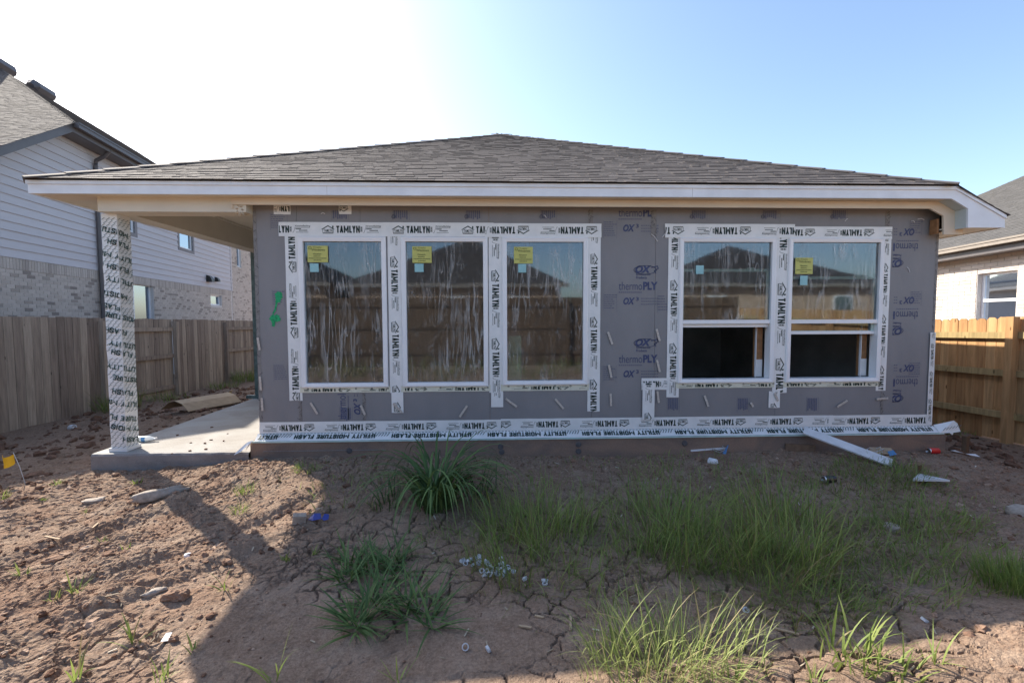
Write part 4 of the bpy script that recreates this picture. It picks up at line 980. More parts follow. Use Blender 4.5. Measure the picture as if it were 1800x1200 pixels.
while z < ZEL-0.05:
    mb = MB(); z1 = min(z+ex+0.02, ZEL-0.04)
    rk = lambda zz: max(t_lo, TC-(ZEL-0.19-zz)/0.62)
    for a, b, c, d in cells(t_lo, tend, z, z1, [(q[0]-0.0, q[1]+0.0, q[2], q[3]) for q in (wA, wB)]):
        f = lambda zz: -0.030+0.024*(zz-z)/(ex+0.02)
        ac, ad = (rk(c), rk(d)) if a == t_lo else (a, a)
        mb.hexa([VL.P(ac, f(c), c), VL.P(b, f(c), c), VL.P(b, 0.0, c), VL.P(ac, 0.0, c), VL.P(ad, f(d), d), VL.P(b, f(d), d), VL.P(b, 0.0, d), VL.P(ad, 0.0, d)], random.random())
    mb.build('siding_board', M['siding'], nbl); z += ex; k += 1
mb = MB(); VL.box(mb, tend+0.002, tend+0.13, -0.036, 0.01, zs_-0.02, ZEL-0.05); mb.build('corner_trim', M['siding'], nbl)
nb_window(VL, nbl, *wA, trim=0.11, depth=0.02); nb_window(VL, nbl, *wB, trim=0.11, depth=0.02)
nb_window(VL, nbl, *wC, depth=0.08, mid=VL.px(240, 520)[0]); nb_window(VL, nbl, *wD, depth=0.08); nb_window(VL, nbl, *wE, depth=0.06)
for px, py, s in ((361, 489, 1.0), (376, 490.5, 0.72)):
    t, z = VL.px(px, py); mb = MB(); r = 0.13*s
    P = [VL.P(t, -0.03, z-r), VL.P(t, -0.03, z+r)]+[VL.P(t, -0.03-1.5*r*math.sin(q), z-r+2*r*math.cos(q)) for q in (0.35, 0.7, 1.05, 1.35, 1.57)]
    mb.prism([P[0]]+P[1:], tuple(VL.d*0.26*s)); mb.build('vent_hood', M['black'], nbl)
mb = MB(); td, zd = VL.px(163, 310); tb = td
mb.tube([VL.P(td, -0.40, ZEL-0.03), VL.P(td, -0.39, ZEL-0.16), VL.P(td, -0.28, ZEL-0.30), VL.P(td, -0.09, ZEL-0.42), VL.P(td, -0.075, ZEL-0.55), VL.P(td, -0.075, 0.4), VL.P(td, -0.075, -0.6)], 0.048, 8)
mb.build('downspout', M['gutter'], nbl)
PL = 0.667; OV = 0.42
mb = MB(); VL.box(mb, TC, tfar+0.3, -OV-0.12, -OV-0.01, ZEL-0.10, ZEL+0.01); VL.box(mb, TC, tfar+0.3, -OV-0.135, -OV-0.121, ZEL-0.012, ZEL+0.022); mb.build('gutter', M['gutter'], nbl)
mb = MB(); VL.box(mb, TC, tfar+0.3, -OV, -OV+0.03, ZEL-0.20, ZEL-0.01); VL.box(mb, TC+0.01, tfar+0.3, -OV+0.031, 0.0, ZEL-0.205, ZEL-0.185)
sl2 = 0.62
mb.prism([VL.P(TC, -OV, ZEL-0.20), VL.P(TC, -OV, ZEL), VL.P(TC-3.0, -OV, ZEL-3.0*sl2), VL.P(TC-3.0, -OV, ZEL-3.0*sl2-0.20)], tuple(VL.n*0.025))
mb.prism([VL.P(TC, -OV+0.026, ZEL-0.21), VL.P(TC, -OV+0.026, ZEL-0.19), VL.P(TC-3.0, -OV+0.026, ZEL-3.0*sl2-0.19), VL.P(TC-3.0, -OV+0.026, ZEL-3.0*sl2-0.21)], tuple(VL.n*(OV-0.03)))
mb.build('fascia', M['gutter'], nbl)
WR = 5.0; ZR = ZEL+PL*(WR+OV); THIP = TC+(WR+OV)*PL/sl2
mb = MB(); nE = tfar+0.3
mb.poly([VL.P(TC, -OV-0.04, ZEL), VL.P(nE, -OV-0.04, ZEL), VL.P(nE, WR, ZR), VL.P(THIP, WR, ZR)])
mb.poly([VL.P(TC-3, -OV-0.04, ZEL-3*sl2), VL.P(TC, -OV-0.04, ZEL), VL.P(THIP, WR, ZR), VL.P(THIP, WR+3, ZR), VL.P(TC-3, WR+8, ZEL-3*sl2)])
mb.poly([VL.P(nE, -OV-0.04, ZEL), VL.P(nE, 2*WR, ZEL), VL.P(nE, WR, ZR)]); mb.poly([VL.P(nE, WR, ZR), VL.P(nE, 2*WR+OV, ZEL), VL.P(THIP, 2*WR+OV, ZEL), VL.P(THIP, WR, ZR)])
rfl = mb.build('roof', M['shinglebase'], nbl)
vS = np.array(VL.P(0, WR, ZR))-np.array(VL.P(0, -OV-0.04, ZEL)); Ls = np.linalg.norm(vS); vS /= Ls; e_ = 0.006
shingles(rfl, np.array(VL.P(0, -OV-0.055, ZEL+0.004)), VL.d, vS, lambda v: (TC+(THIP-TC)*v/Ls, nE), Ls, 120, seed=21)
vR = np.array([*(VL.d*1.0)[:2], sl2]); vR /= np.linalg.norm(vR); Lr = (THIP-TC+3)*math.hypot(1, sl2)
shingles(rfl, np.array(VL.P(TC-3.0, 0, ZEL-3*sl2+0.006)), VL.n, vR, lambda v: (-OV-0.05+max(0.0, (v-3*math.hypot(1, sl2)))/(Lr-3*math.hypot(1, sl2))*(WR+OV), WR+3.0), Lr, 180, seed=22)
for (p0, p1) in (((-38, 96), (22, 137)), ((54, 163), (92, 187))):
    VRg = VF(0, -0.219, -1); VRg.O = VL.O+VL.n*WR
    a = VRg.px(*p0)[0]; b = VRg.px(*p1)[0]; mb = MB(); s_ = VL.n
    mb.tube([VL.P(a, WR, ZR+0.05), VL.P(a+0.12, WR, ZR+0.12), VL.P(b-0.12, WR, ZR+0.12), VL.P(b, WR, ZR+0.05)], [0.12, 0.22, 0.22, 0.12], 8); mb.build('roof_vent', M['gutter'], rfl)
mb = MB(); q = VL.px(278, 291); mb.tube([VL.P(15.0, WR, ZR-0.3), VL.P(15.0, WR, ZR+0.18)], 0.05, 8); mb.build('vent_pipe', M['gutter'], rfl)
# right neighbour ------------------------------------------------------
VRt = VF(8.2, 0.15, 1)
LR = Vector(VRt.P(9, 3, -0.5))
nbr = root('neighbour_house', LR, 'single storey sunlit tan brick house beyond the new cedar fence', 'house')
ZER = 2.60; t0r, t1r = 5.2, 18.0
wR = (VRt.px(1789, 480)[0], VRt.px(1719, 482)[0], 0.55, 2.115)
mb = MB(); wall_with_holes(VRt, mb, t0r, t1r, -1, ZER, 0, 0.10, [wR]); VRt.box(mb, t0r, t0r+0.1, 0.101, 9, -1, ZER); VRt.box(mb, t1r-0.1, t1r, 0.101, 9, -1, ZER)
rw = mb.build('brick_wall', M['mortar'], nbr)
rows = []; z = 0.62; k = 0
while z < 2.46: rows.append((z, 6.6, 12.4, k % 2)); z += 0.0765; k += 1
bricks(VRt, rw, rows, M['brickR'], 300, [(wR[0]-0.01, wR[1]+0.01, wR[2]-0.02, wR[3]+0.02)], seed=31, bw=0.295)
nb_window(VRt, nbr, *wR, depth=0.085, rail=VRt.px(1755, 527)[1], frame=0.045)
mb = MB(); VRt.box(mb, wR[1]-0.24, wR[1]-0.05, 0.20, 0.22, wR[2], wR[3]); mb.build('green_board', bpy.data.materials['green_wallboard'], nbr)
OR = 0.34
mb = MB(); VRt.box(mb, t0r-0.3, t1r+0.3, -OR-0.11, -OR-0.01, ZER-0.02, ZER+0.07); VRt.box(mb, t0r-0.3, t1r+0.3, -OR-0.125, -OR-0.111, ZER+0.045, ZER+0.08); mb.build('gutter', M['gutterR'], nbr)
mb = MB(); VRt.box(mb, t0r-0.3, t1r+0.3, -OR, -OR+0.02, ZER-0.15, ZER+0.05); VRt.box(mb, t0r-0.3, t1r+0.3, -OR+0.021, 0.0, ZER-0.15, ZER-0.13); mb.build('fascia', M['gutter'], nbr)
PR = 0.53; WRr = 5.0; ZRR = ZER+0.06+PR*(WRr+OR)
mb = MB(); mb.poly([VRt.P(t0r-0.3, -OR-0.03, ZER+0.06), VRt.P(t1r+0.3, -OR-0.03, ZER+0.06), VRt.P(t1r-4, WRr, ZRR), VRt.P(t0r+4.6-6, WRr, ZRR)])
mb.poly([VRt.P(t1r-4, WRr, ZRR), VRt.P(t1r+0.3, -OR-0.03, ZER+0.06), VRt.P(t1r+0.3, 2*WRr+OR, ZER+0.06)]); mb.poly([VRt.P(t0r-1.4, WRr, ZRR), VRt.P(t1r-4, WRr, ZRR), VRt.P(t1r+0.3, 2*WRr, ZER), VRt.P(t0r-0.3, 2*WRr, ZER)])
rfr = mb.build('roof', M['shinglebase'], nbr)
vS = np.array(VRt.P(0, WRr, ZRR))-np.array(VRt.P(0, -OR-0.03, ZER+0.06)); Ls = np.linalg.norm(vS); vS /= Ls
shingles(rfr, np.array(VRt.P(0, -OR-0.05, ZER+0.066)), VRt.d, vS, lambda v: (t0r-0.3, t1r+0.3-4.3*v/Ls), Ls, 300, seed=33, USH=USR, mat='shingleR')

# ------------------------------------------------------------------ fences
def picket_mesh(h, w, th, dog, t, mat):
    m = MB(); c = 0.03 if dog else 0.0
    prof = [(0, 0), (w, 0), (w, h-c), (w-c, h), (c, h), (0, h-c)] if dog else [(0, 0), (w, 0), (w, h), (0, h)]
    m.prism([(0, y, z) for y, z in prof], (th, 0, 0), t); return m.mesh('picket', mat)
def fence(name, label, x, ylist, facing, ztop, h, wd, rail, dog, group, yend, pw=0.14, side=1, mats='oldwood', rails=(0.22, 0.95, 1.58), postmat=None):
    # runs along y at x; panel k spans ylist[k]..ylist[k+1]; facing[k] True: rails on the yard side
    f = root(name, (x, (ylist[0]+ylist[-1])/2, ztop((ylist[0]+ylist[-1])/2)-h), label, 'fence', group); L = ROOTLOC[f]
    var = [picket_mesh(h, pw-0.004, 0.016, dog, t, M[mats]) for t in np.linspace(0.02, 0.98, 7)]; rnd = random.Random(int(abs(x)*100))
    for k, (a, b) in enumerate(zip(ylist[:-1], ylist[1:])):
        inn = facing[k]; n = int(round((b-a)/pw))
        xp = x+(-side*0.020 if inn else side*0.020)-0.008
        for i in range(n):
            y = a+(b-a)*i/n; o = link('picket', var[rnd.randrange(7)], f)
            o.location = Vector((xp+rnd.uniform(-0.003, 0.003), y, ztop(y)-h+rnd.uniform(-0.012, 0.006)))-L; o.rotation_euler = (rnd.uniform(-0.004, 0.004), 0, rnd.uniform(-0.01, 0.01))
        for zr in rails:
            mb = MB(); xr_ = x+(side*0.024 if inn else -side*0.024)
            z0, z1 = ztop(a)-h+zr, ztop(b)-h+zr
            mb.hexa([(xr_-0.02, a, z0), (xr_+0.02, a, z0), (xr_+0.02, b, z1), (xr_-0.02, b, z1), (xr_-0.02, a, z0+0.085), (xr_+0.02, a, z0+0.085), (xr_+0.02, b, z1+0.085), (xr_-0.02, b, z1+0.085)], rnd.random())
            mb.build('rail', M[rail], f)
        mb = MB(); xq = x+side*0.07; mb.box(xq-0.045, xq+0.045, b-0.045, b+0.045, ztop(b)-h-0.25, ztop(b)-0.06 if not dog else ztop(b)+0.004, rnd.random()); mb.build('post', M[postmat or rail], f)
    return f
ztl = lambda y: 1.345-0.0165*(y)
yl = [-7.6]+[6.33+2.02*k for k in range(-6, 4)]
fence('wooden_fence', 'weathered grey brown picket fence beside the porch, two panels with rails showing', -7.7, yl, [k in (6, 8) for k in range(10)], ztl, 1.86, 0, 'oldwood', False, None, 0, side=1, mats='oldwood')
ztr = lambda y: 1.262-0.030*(y)
yr = [-7.6]+[-6.5+2.44*k for k in range(8)]
yr = [-7.6, -6.45, -4.01, -1.57, 0.87, 3.31, 5.75, 8.2, 10.6]
fence('wooden_fence', 'new orange cedar dog ear fence with rails and a square post', 6.75, yr, [True]*8, ztr, 1.64, 0, 'pine', True, None, 0, side=-1, mats='newwood', rails=(0.30, 0.86, 1.36), postmat='newwood', pw=0.128)
# fence behind the photographer
f = root('wooden_fence', (-0.4, -7.65, -0.05), 'brown picket fence along the back of the yard, mirrored in the windows', 'fence'); L = ROOTLOC[f]
def pk(t):
    m = MB(); m.box(0, 0.136, 0, 0.016, 0, 1.86, t); return m.mesh('picket', M['backwood'])
var = [pk(t) for t in np.linspace(0, 1, 5)]
for i in range(101):
    o = link('picket', random.choice(var), f); o.location = Vector((-7.6+i*0.142, -7.66+random.uniform(-0.003, 0.003), -0.06+random.uniform(-0.01, 0.01)))-L
for k in range(6):
    for zr in (0.3, 1.0, 1.6):
        mb = MB(); mb.box(-7.6+k*2.39, -7.6+(k+1)*2.39-0.01, -7.643, -7.605, zr-0.05, zr+0.04, random.random()); mb.build('rail', M['backwood'], f)
    mb = MB(); mb.box(-7.6+k*2.39-0.045, -7.6+k*2.39+0.045, -7.604, -7.514, -0.3, 1.72, 0.5); mb.build('post', M['backwood'], f)
# houses across the back fence (seen mirrored in the panes)
def back_house(cx, w, y, dpt, ze, pitch, label, roofc):
    h = root('back_house', (cx, y-dpt/2, 0), label, 'house', None); x0, x1 = cx-w/2, cx+w/2
    mb = MB(); mb.box(x0, x1, y-dpt, y, -0.4, ze); wl = mb.build('wall', M['lawn'], h)
    rise = pitch*dpt/2; mb = MB(); o = 0.35; a = [(x0-o, y+o, ze), (x1+o, y+o, ze), (x1+o, y-dpt-o, ze), (x0-o, y-dpt-o, ze)]; r0 = (x0+dpt/2, y-dpt/2, ze+rise); r1 = (max(x0+dpt/2+0.2, x1-dpt/2), y-dpt/2, ze+rise)
    mb.poly([a[1], a[0], r0, r1]); mb.poly([a[2], a[1], r1]); mb.poly([a[3], a[2], r1, r0]); mb.poly([a[0], a[3], r0]); mb.poly(a); mb.build('roof', M['shinglebase'], h)
    for k in range(3):
        xx = x0+w*(0.2+0.3*k); mb = MB(); mb.box(xx-0.5, xx+0.5, y+0.001, y+0.04, 1.0, 2.3); wn = mb.build('window', M['vinyl'], h); mb = MB(); mb.box(xx-0.44, xx+0.44, y+0.041, y+0.045, 1.06, 2.24); mb.build('pane', M['farglass'], wn)
    mb = MB(); mb.box(x0-o, x1+o, y+o, y+o+0.02, ze-0.16, ze+0.02); mb.build('fascia', M['gutterR'], h)
back_house(-13.5, 11, -17, 11, 2.9, 0.55, 'dark roofed brick house beyond the back fence, behind the porch side of the yard', 0)
back_house(-2.0, 10.5, -18, 11, 2.9, 0.58, 'dark roofed brick house with pale windows beyond the middle of the back fence', 0)
back_house(14.5, 11, -18, 11, 2.9, 0.5, 'dark roofed brick house beyond the back fence, behind the cedar fence side', 0)

# ------------------------------------------------------------------ ground
def axis(parts):
    out = [parts[0][0]]
    for a, b, st in parts:
        n = max(1, int(round((b-a)/st))); out += list(np.linspace(a, b, n+1)[1:])
    return np.array(out)
gr_ = [8.5*1.35**k for k in range(1, 14)]
gx = np.concatenate([[-q for q in gr_[::-1]], axis([(-8.5, -5, 0.05), (-5, -3.3, 0.02), (-3.3, -2.4, 0.010), (-2.4, 2.8, 0.0075), (2.8, 3.4, 0.010), (3.4, 5.2, 0.020), (5.2, 8.5, 0.05)]), gr_])
gy = np.concatenate([[-8.4*1.35**k for k in range(13, 0, -1)], axis([(-8.4, -3.4, 0.10), (-3.4, -3.1, 0.012), (-3.1, -1.6, 0.0070), (-1.6, -0.08, 0.0135), (-0.08, 4, 0.06), (4, 13, 0.25)]), [13*1.33**k for k in range(1, 12)]])
GX, GY = np.meshgrid(gx, gy); GZ = g(GX, GY); RM = rough_mask(GX, GY)
flat = np.hypot(GX/9, GY/12); fade = 1-sstep(1.0, 3.0, flat); GZ = GZ*fade + (-0.5)*(1-fade)
wxn = GX+0.16*fbm(GX*5, GY*5, 51, 4)+0.02*fbm(GX*30, GY*30, 53, 2); wyn = GY+0.16*fbm(GX*5, GY*5, 57, 4)+0.02*fbm(GX*30, GY*30, 59, 2)
near = (np.abs(GX) < 4.2) & (GY > -3.5) & (GY < -0.1)
ck = np.zeros_like(GX)
f1, f2 = vor(wxn[near]/0.145, wyn[near]/0.145, 5); e1 = f2-f1
f1b, f2b = vor(wxn[near]/0.065, wyn[near]/0.065, 9); e2 = f2b-f1b
act = sstep(-0.10, 0.06, fbm(GX[near]*1.1, GY[near]*1.1, 71, 3)+0.08)*(1-0.75*RM[near])
act2 = sstep(-0.02, 0.10, fbm(GX[near]*1.7, GY[near]*1.7, 77, 3)+0.02)*(1-0.75*RM[near])
wv = 0.45+0.9*vnoise(GX[near]*3, GY[near]*3, 33); act = act*sstep(0.12, 0.34, vnoise(GX[near]*5, GY[near]*5, 37)); act2 = act2*sstep(0.25, 0.5, vnoise(GX[near]*6, GY[near]*6, 38))
ck[near] = -0.034*sstep(0.10, 0.03, e1/wv)*act-0.015*sstep(0.17, 0.05, e2)*act2 + 0.007*sstep(0.0, 0.4, e1)*act
GZ = GZ+ck
nx, ny = len(gx), len(gy); idx = np.arange(nx*ny).reshape(ny, nx)
fq = np.stack([idx[:-1, :-1], idx[:-1, 1:], idx[1:, 1:], idx[1:, :-1]], -1).reshape(-1, 4)
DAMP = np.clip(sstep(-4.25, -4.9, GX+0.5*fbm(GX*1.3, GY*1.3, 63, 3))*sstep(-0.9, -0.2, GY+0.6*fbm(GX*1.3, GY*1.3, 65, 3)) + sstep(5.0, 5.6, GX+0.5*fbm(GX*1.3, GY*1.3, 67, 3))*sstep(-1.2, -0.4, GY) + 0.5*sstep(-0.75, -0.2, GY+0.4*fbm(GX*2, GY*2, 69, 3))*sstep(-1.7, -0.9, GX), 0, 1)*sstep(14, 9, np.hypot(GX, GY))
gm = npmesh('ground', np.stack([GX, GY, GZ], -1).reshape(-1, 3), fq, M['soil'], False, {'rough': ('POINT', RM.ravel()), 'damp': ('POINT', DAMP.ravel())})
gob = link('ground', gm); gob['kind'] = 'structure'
# clods
def ico():
    bm = bmesh.new(); bmesh.ops.create_icosphere(bm, subdivisions=2, radius=1.0); v = np.array([q.co[:] for q in bm.verts]); f = np.array([[q.index for q in p.verts] for p in bm.faces]); bm.free(); return v, f
IV, IF = ico()
def ico1():
    bm = bmesh.new(); bmesh.ops.create_icosphere(bm, subdivisions=1, radius=1.0); v = np.array([q.co[:] for q in bm.verts]); f = np.array([[q.index for q in p.verts] for p in bm.faces]); bm.free(); return v, f
IV1, IF1 = ico1()
def lumps(x, y, rmin, rmax, seed, base):
    V0, F0 = base; r = np.random.default_rng(seed); n = len(x); s = rmin*(rmax/rmin)**(r.random(n)**2.2)
    nv = V0[None]*r.uniform(0.62, 1.25, (n, len(V0)))[:, :, None]*np.stack([np.ones(n), r.uniform(.6, 1, n), r.uniform(.4, .8, n)], 1)[:, None]
    a = r.random(n)*6.28; c, sn = np.cos(a)[:, None], np.sin(a)[:, None]
    nv = np.stack([nv[..., 0]*c-nv[..., 1]*sn, nv[..., 0]*sn+nv[..., 1]*c, nv[..., 2]], -1)*s[:, None, None]
    V = nv+np.stack([x, y, g(x, y)+s*0.12], 1)[:, None]
    Fq = (np.arange(n)*len(V0))[:, None, None]+F0[None]
    return V.reshape(-1, 3), Fq.reshape(-1, 3), np.repeat(np.clip(r.normal(0.5, 0.25, n), 0, 1), len(F0))
def pick(n, seed, x0, x1, y0, y1, p0):
    r = np.random.default_rng(seed); x = r.uniform(x0, x1, n*6); y = r.uniform(y0, y1, n*6); k = r.random(n*6) < rough_mask(x, y)**1.3*(0.25+1.5*np.clip(fbm(x*1.9, y*1.9, 44, 3)+0.25, 0, 1))+p0; return x[k][:n], y[k][:n]
L1 = lumps(*pick(15000, 3, -5.0, 5.0, -3.2, -0.15, 0.03), 0.003, 0.013, 3, (IV1, IF1))
L2 = lumps(*pick(2600, 5, -6.0, 6.3, -3.2, -0.15, 0.015), 0.008, 0.036, 5, (IV, IF))
r_ = np.random.default_rng(8); xa_ = np.concatenate([r_.uniform(-7.5, -4.2, 1100), r_.uniform(5.0, 6.6, 500)]); ya_ = np.concatenate([r_.uniform(-1.0, 7.0, 1100), r_.uniform(-1.5, 3.0, 500)])
L3 = lumps(xa_, ya_, 0.012, 0.085, 4, (IV, IF))
o1, o2 = len(L1[0]), len(L1[0])+len(L2[0])
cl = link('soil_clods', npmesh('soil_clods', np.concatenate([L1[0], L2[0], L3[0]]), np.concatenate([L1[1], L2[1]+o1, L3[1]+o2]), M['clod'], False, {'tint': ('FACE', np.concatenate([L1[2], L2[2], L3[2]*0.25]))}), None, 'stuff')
cl['label'] = 'loose clods of reddish brown clay scattered over the yard'; cl['category'] = 'soil'

# ------------------------------------------------------------------ grass
def blades(bx, by, bz, L, W0, az, lean, curl, tint, seg=5, fold=0.0, rng=RNG):
    n = len(bx); t = np.linspace(0, 1, seg+1)
    ang = lean[:, None]+curl[:, None]*t[None]**1.3           # angle from vertical along the blade
    ds = (L/seg)[:, None]
    am = (ang[:, 1:]+ang[:, :-1])/2
    h = np.concatenate([np.zeros((n, 1)), np.cumsum(np.sin(am)*ds, 1)], 1); z = np.concatenate([np.zeros((n, 1)), np.cumsum(np.cos(am)*ds, 1)], 1)
    ca, sa = np.cos(az)[:, None], np.sin(az)[:, None]
    X = bx[:, None]+h*ca; Y = by[:, None]+h*sa; Z = bz[:, None]+z
    wd = W0[:, None]*np.clip(np.minimum(0.45+2.2*t, 1.0)*(1-t**2.2), 0.02, 1)[None]
    tw = rng.uniform(-0.5, 0.5, n)[:, None]
    px, py = -np.sin(az[:, None]+tw), np.cos(az[:, None]+tw)
    A = np.stack([X+px*wd/2, Y+py*wd/2, Z], -1); B = np.stack([X-px*wd/2, Y-py*wd/2, Z], -1)
    V = np.stack([A, B], 2).reshape(n, (seg+1)*2, 3)
    b = np.arange(n)[:, None]*((seg+1)*2); q = np.arange(seg)[None]*2
    F = np.stack([b+q, b+q+1, b+q+3, b+q+2], -1).reshape(-1, 4)
    return V.reshape(-1, 3), F, np.repeat(tint, seg)
class Veg:
    def __init__(s): s.V = []; s.F = []; s.T = []; s.n = 0
    def add(s, vft): v, f, t = vft; s.V.append(v); s.F.append(f+s.n); s.T.append(t); s.n += len(v)
    def build(s, name, mat): return link(name, npmesh(name, np.concatenate(s.V), np.concatenate(s.F), mat, True, {'tint': ('FACE', np.concatenate(s.T))}))
def tuft(vg, cx, cy, n, rad, L, W0, lean=(0.05, 0.6), curl=(0.2, 1.1), tint=(0.25, 1.0), dry=0.1, seed=0, seg=5, elong=1.0, patch=False):
    r = np.random.default_rng(seed); d = rad*np.sqrt(r.random(n)); a = r.random(n)*6.283
    x = cx+d*np.cos(a)*elong; y = cy+d*np.sin(a); az = a+r.normal(0, 0.9, n); tn = r.uniform(*tint, n); tn[r.random(n) < dry] = r.uniform(0, 0.14)
    if patch:
        kp = r.random(n) < 0.12+0.88*sstep(-0.11, 0.05, fbm(x*3.3, y*3.3, 333, 3)); x, y, az, tn = x[kp], y[kp], az[kp], tn[kp]; n = len(x)
    vg.add(blades(x, y, g(x, y)-0.005, r.uniform(L[0], L[1], n), r.uniform(W0[0], W0[1], n), az, r.uniform(*lean, n), r.uniform(*curl, n), tn, seg, rng=r))
gs = Veg(); k = 0
MASS = [((905, 985), .26, 300, .26), ((960, 935), .34, 460, .36), ((985, 960), .26, 260, .34), ((1000, 1000), .24, 300, .30), ((935, 1015), .2, 180, .22), ((1170, 930), .32, 400, .40), ((1225, 975), .29, 420, .36), ((1150, 985), .26, 220, .3), ((1390, 950), .30, 460, .48), ((1365, 1005), .27, 380, .40), ((1430, 990), .22, 260, .36), ((880, 930), .3, 170, .22), ((1100, 1010), .3, 150, .16), ((1010, 1040), .22, 130, .14), ((1180, 880), .6, 280, .2), ((980, 890), .5, 220, .18), ((1390, 890), .4, 260, .3)]
for (p, rad, n, hh) in MASS:
    x, y, z = G(*p)
    tuft(gs, x, y, int(n*1.05), rad, (hh*0.25, hh*1.2), (0.0036, 0.0080), (0.02, 0.75), (0.0, 1.5), (0.3, 1.0), 0.16, 100+k, 5, 1.25, True)
    tuft(gs, x, y, n//5, rad*1.7, (hh*0.2, hh*0.8), (0.0032, 0.006), (0.2, 1.1), (0.1, 1.4), (0.3, 0.9), 0.3, 400+k, 4, 1.35); k += 1
for (p, rad, n, hh) in [((1550, 832), .30, 420, .14), ((1480, 850), .30, 220, .13), ((1590, 850), .3, 260, .1), ((1620, 910), .32, 260, .14), ((1560, 960), .35, 260, .15), ((1640, 935), .3, 240, .14), ((1500, 930), .35, 220, .14), ((1350, 860), .45, 220, .1), ((1100, 840), .7, 260, .07), ((760, 850), .5, 120, .08), ((1250, 840), .6, 220, .1), ((1690, 1010), .3, 260, .14), ((1560, 1030), .3, 220, .12), ((1340, 1050), .35, 240, .12), ((1450, 1060), .2, 200, .13), ((800, 960), .25, 150, .1), ((640, 870), .35, 120, .12), ((1250, 870), .5, 160, .12), ((1420, 1040), .4, 160, .1), ((1530, 890), .5, 160, .12), ((1700, 900), .5, 90, .1), ((600, 845), .4, 60, .07)]:
    x, y, z = G(*p); tuft(gs, x, y, int(n*1.35), rad, (hh*0.4, hh*1.3), (0.0035, 0.007), (0.1, 0.9), (0.2, 1.3), (0.25, 0.9), 0.2, 100+k, 4, 1.4); k += 1
for i in range(16):
    tuft(gs, -6.2+i*0.8, -6.6+0.5*math.sin(i*2.3), 140, 0.55, (0.15, 0.5), (0.004, 0.009), (0.02, 0.5), (0.1, 1.2), (0.25, 0.9), 0.1, 900+i, 4, 1.3)
# dry straw
for p, rad, n in (((1180, 960), .7, 160), ((1390, 980), .5, 110), ((960, 960), .5, 90), ((1280, 1020), .45, 240), ((1120, 1030), .35, 160), ((1400, 1050), .35, 200), ((930, 1010), .3, 120), ((1560, 960), .45, 140)):
    x, y, z = G(*p); tuft(gs, x, y, n, rad, (0.06, 0.22), (0.003, 0.005), (0.9, 1.5), (-0.2, 0.4), (0.0, 0.13), 0.0, 300+k, 3, 1.3); k += 1
go = gs.build('grass', M['grass']); go['kind'] = 'stuff'; go['label'] = 'fine green grass growing through the middle of the bare yard'; go['category'] = 'grass'
def plant(name, label, cat, mat, pieces, group=None):
    vg = Veg()
    for q in pieces: tuft(vg, **q)
    return tag(vg.build(name, mat), label, cat, group)
x, y, z = G(1165, 1165); x2, y2, z2 = G(1250, 1165); x3, y3, _ = G(1070, 1150); x4, y4, _ = G(1130, 1190)
plant('grass_tuft', 'tall pale sunlit grass tuft catching the light past the house shadow', 'grass', M['palegrass'], [dict(cx=x, cy=y, n=210, rad=0.17, L=(0.14, 0.40), W0=(0.0035, 0.007), lean=(0.02, 0.75), curl=(0.1, 1.5), tint=(0.35, 1.0), dry=0.15, seed=501, elong=1.6), dict(cx=x2, cy=y2, n=120, rad=0.18, L=(0.10, 0.32), W0=(0.0035, 0.007), tint=(0.45, 1.0), dry=0.12, seed=502, elong=1.3), dict(cx=x4, cy=y4, n=150, rad=0.18, L=(0.08, 0.22), W0=(0.0035, 0.006), tint=(0.4, 1.0), dry=0.15, seed=504, elong=1.5), dict(cx=x3, cy=y3, n=60, rad=0.1, L=(0.12, 0.3), W0=(0.004, 0.007), tint=(0.5, 1.0), dry=0.12, seed=503)])
x, y, z = G(1490, 1160); plant('grass_sprig', 'broad bladed pale green grass sprouting at the sunlit edge of the shadow', 'grass', M['grass'], [dict(cx=x, cy=y, n=46, rad=0.12, L=(0.10, 0.26), W0=(0.008, 0.014), tint=(0.4, 0.9), dry=0.1, seed=511), dict(cx=x+0.12, cy=y-0.06, n=40, rad=0.12, L=(0.06, 0.16), W0=(0.007, 0.013), tint=(0.4, 0.9), dry=0.1, seed=512)])
x, y, z = G(1785, 1035); plant('grass_tuft', 'dense short green tuft at the foot of the rough ground on the cedar fence side', 'grass', M['grass'], [dict(cx=x, cy=y, n=420, rad=0.17, L=(0.12, 0.27), W0=(0.004, 0.007), lean=(0, .4), tint=(0.25, 0.75), dry=0.04, seed=521)])
x, y, z = G(768, 892); plant('arching_grass', 'large dark arching grass clump with long drooping blades near the foundation', 'grass', M['broad'], [dict(cx=x, cy=y, n=120, rad=0.11, L=(0.6, 1.1), W0=(0.014, 0.027), lean=(0.02, 0.34), curl=(2.0, 3.2), tint=(0.1, 1.0), dry=0.0, seed=531, seg=10), dict(cx=x, cy=y, n=70, rad=0.16, L=(0.25, 0.55), W0=(0.010, 0.020), lean=(0.05, 0.6), curl=(0.8, 2.2), tint=(0.0, 0.8), dry=0.0, seed=532, seg=8), dict(cx=x+0.34, cy=y+0.22, n=40, rad=0.14, L=(0.2, 0.42), W0=(0.008, 0.014), lean=(0.05, 0.6), curl=(0.5, 1.5), tint=(0.0, 0.7), dry=0.0, seed=533, seg=6), dict(cx=x-0.42, cy=y+0.05, n=40, rad=0.14, L=(0.15, 0.36), W0=(0.007, 0.012), lean=(0.05, 0.5), curl=(0.5, 1.5), tint=(0.0, 0.7), dry=0.0, seed=534, seg=6)])
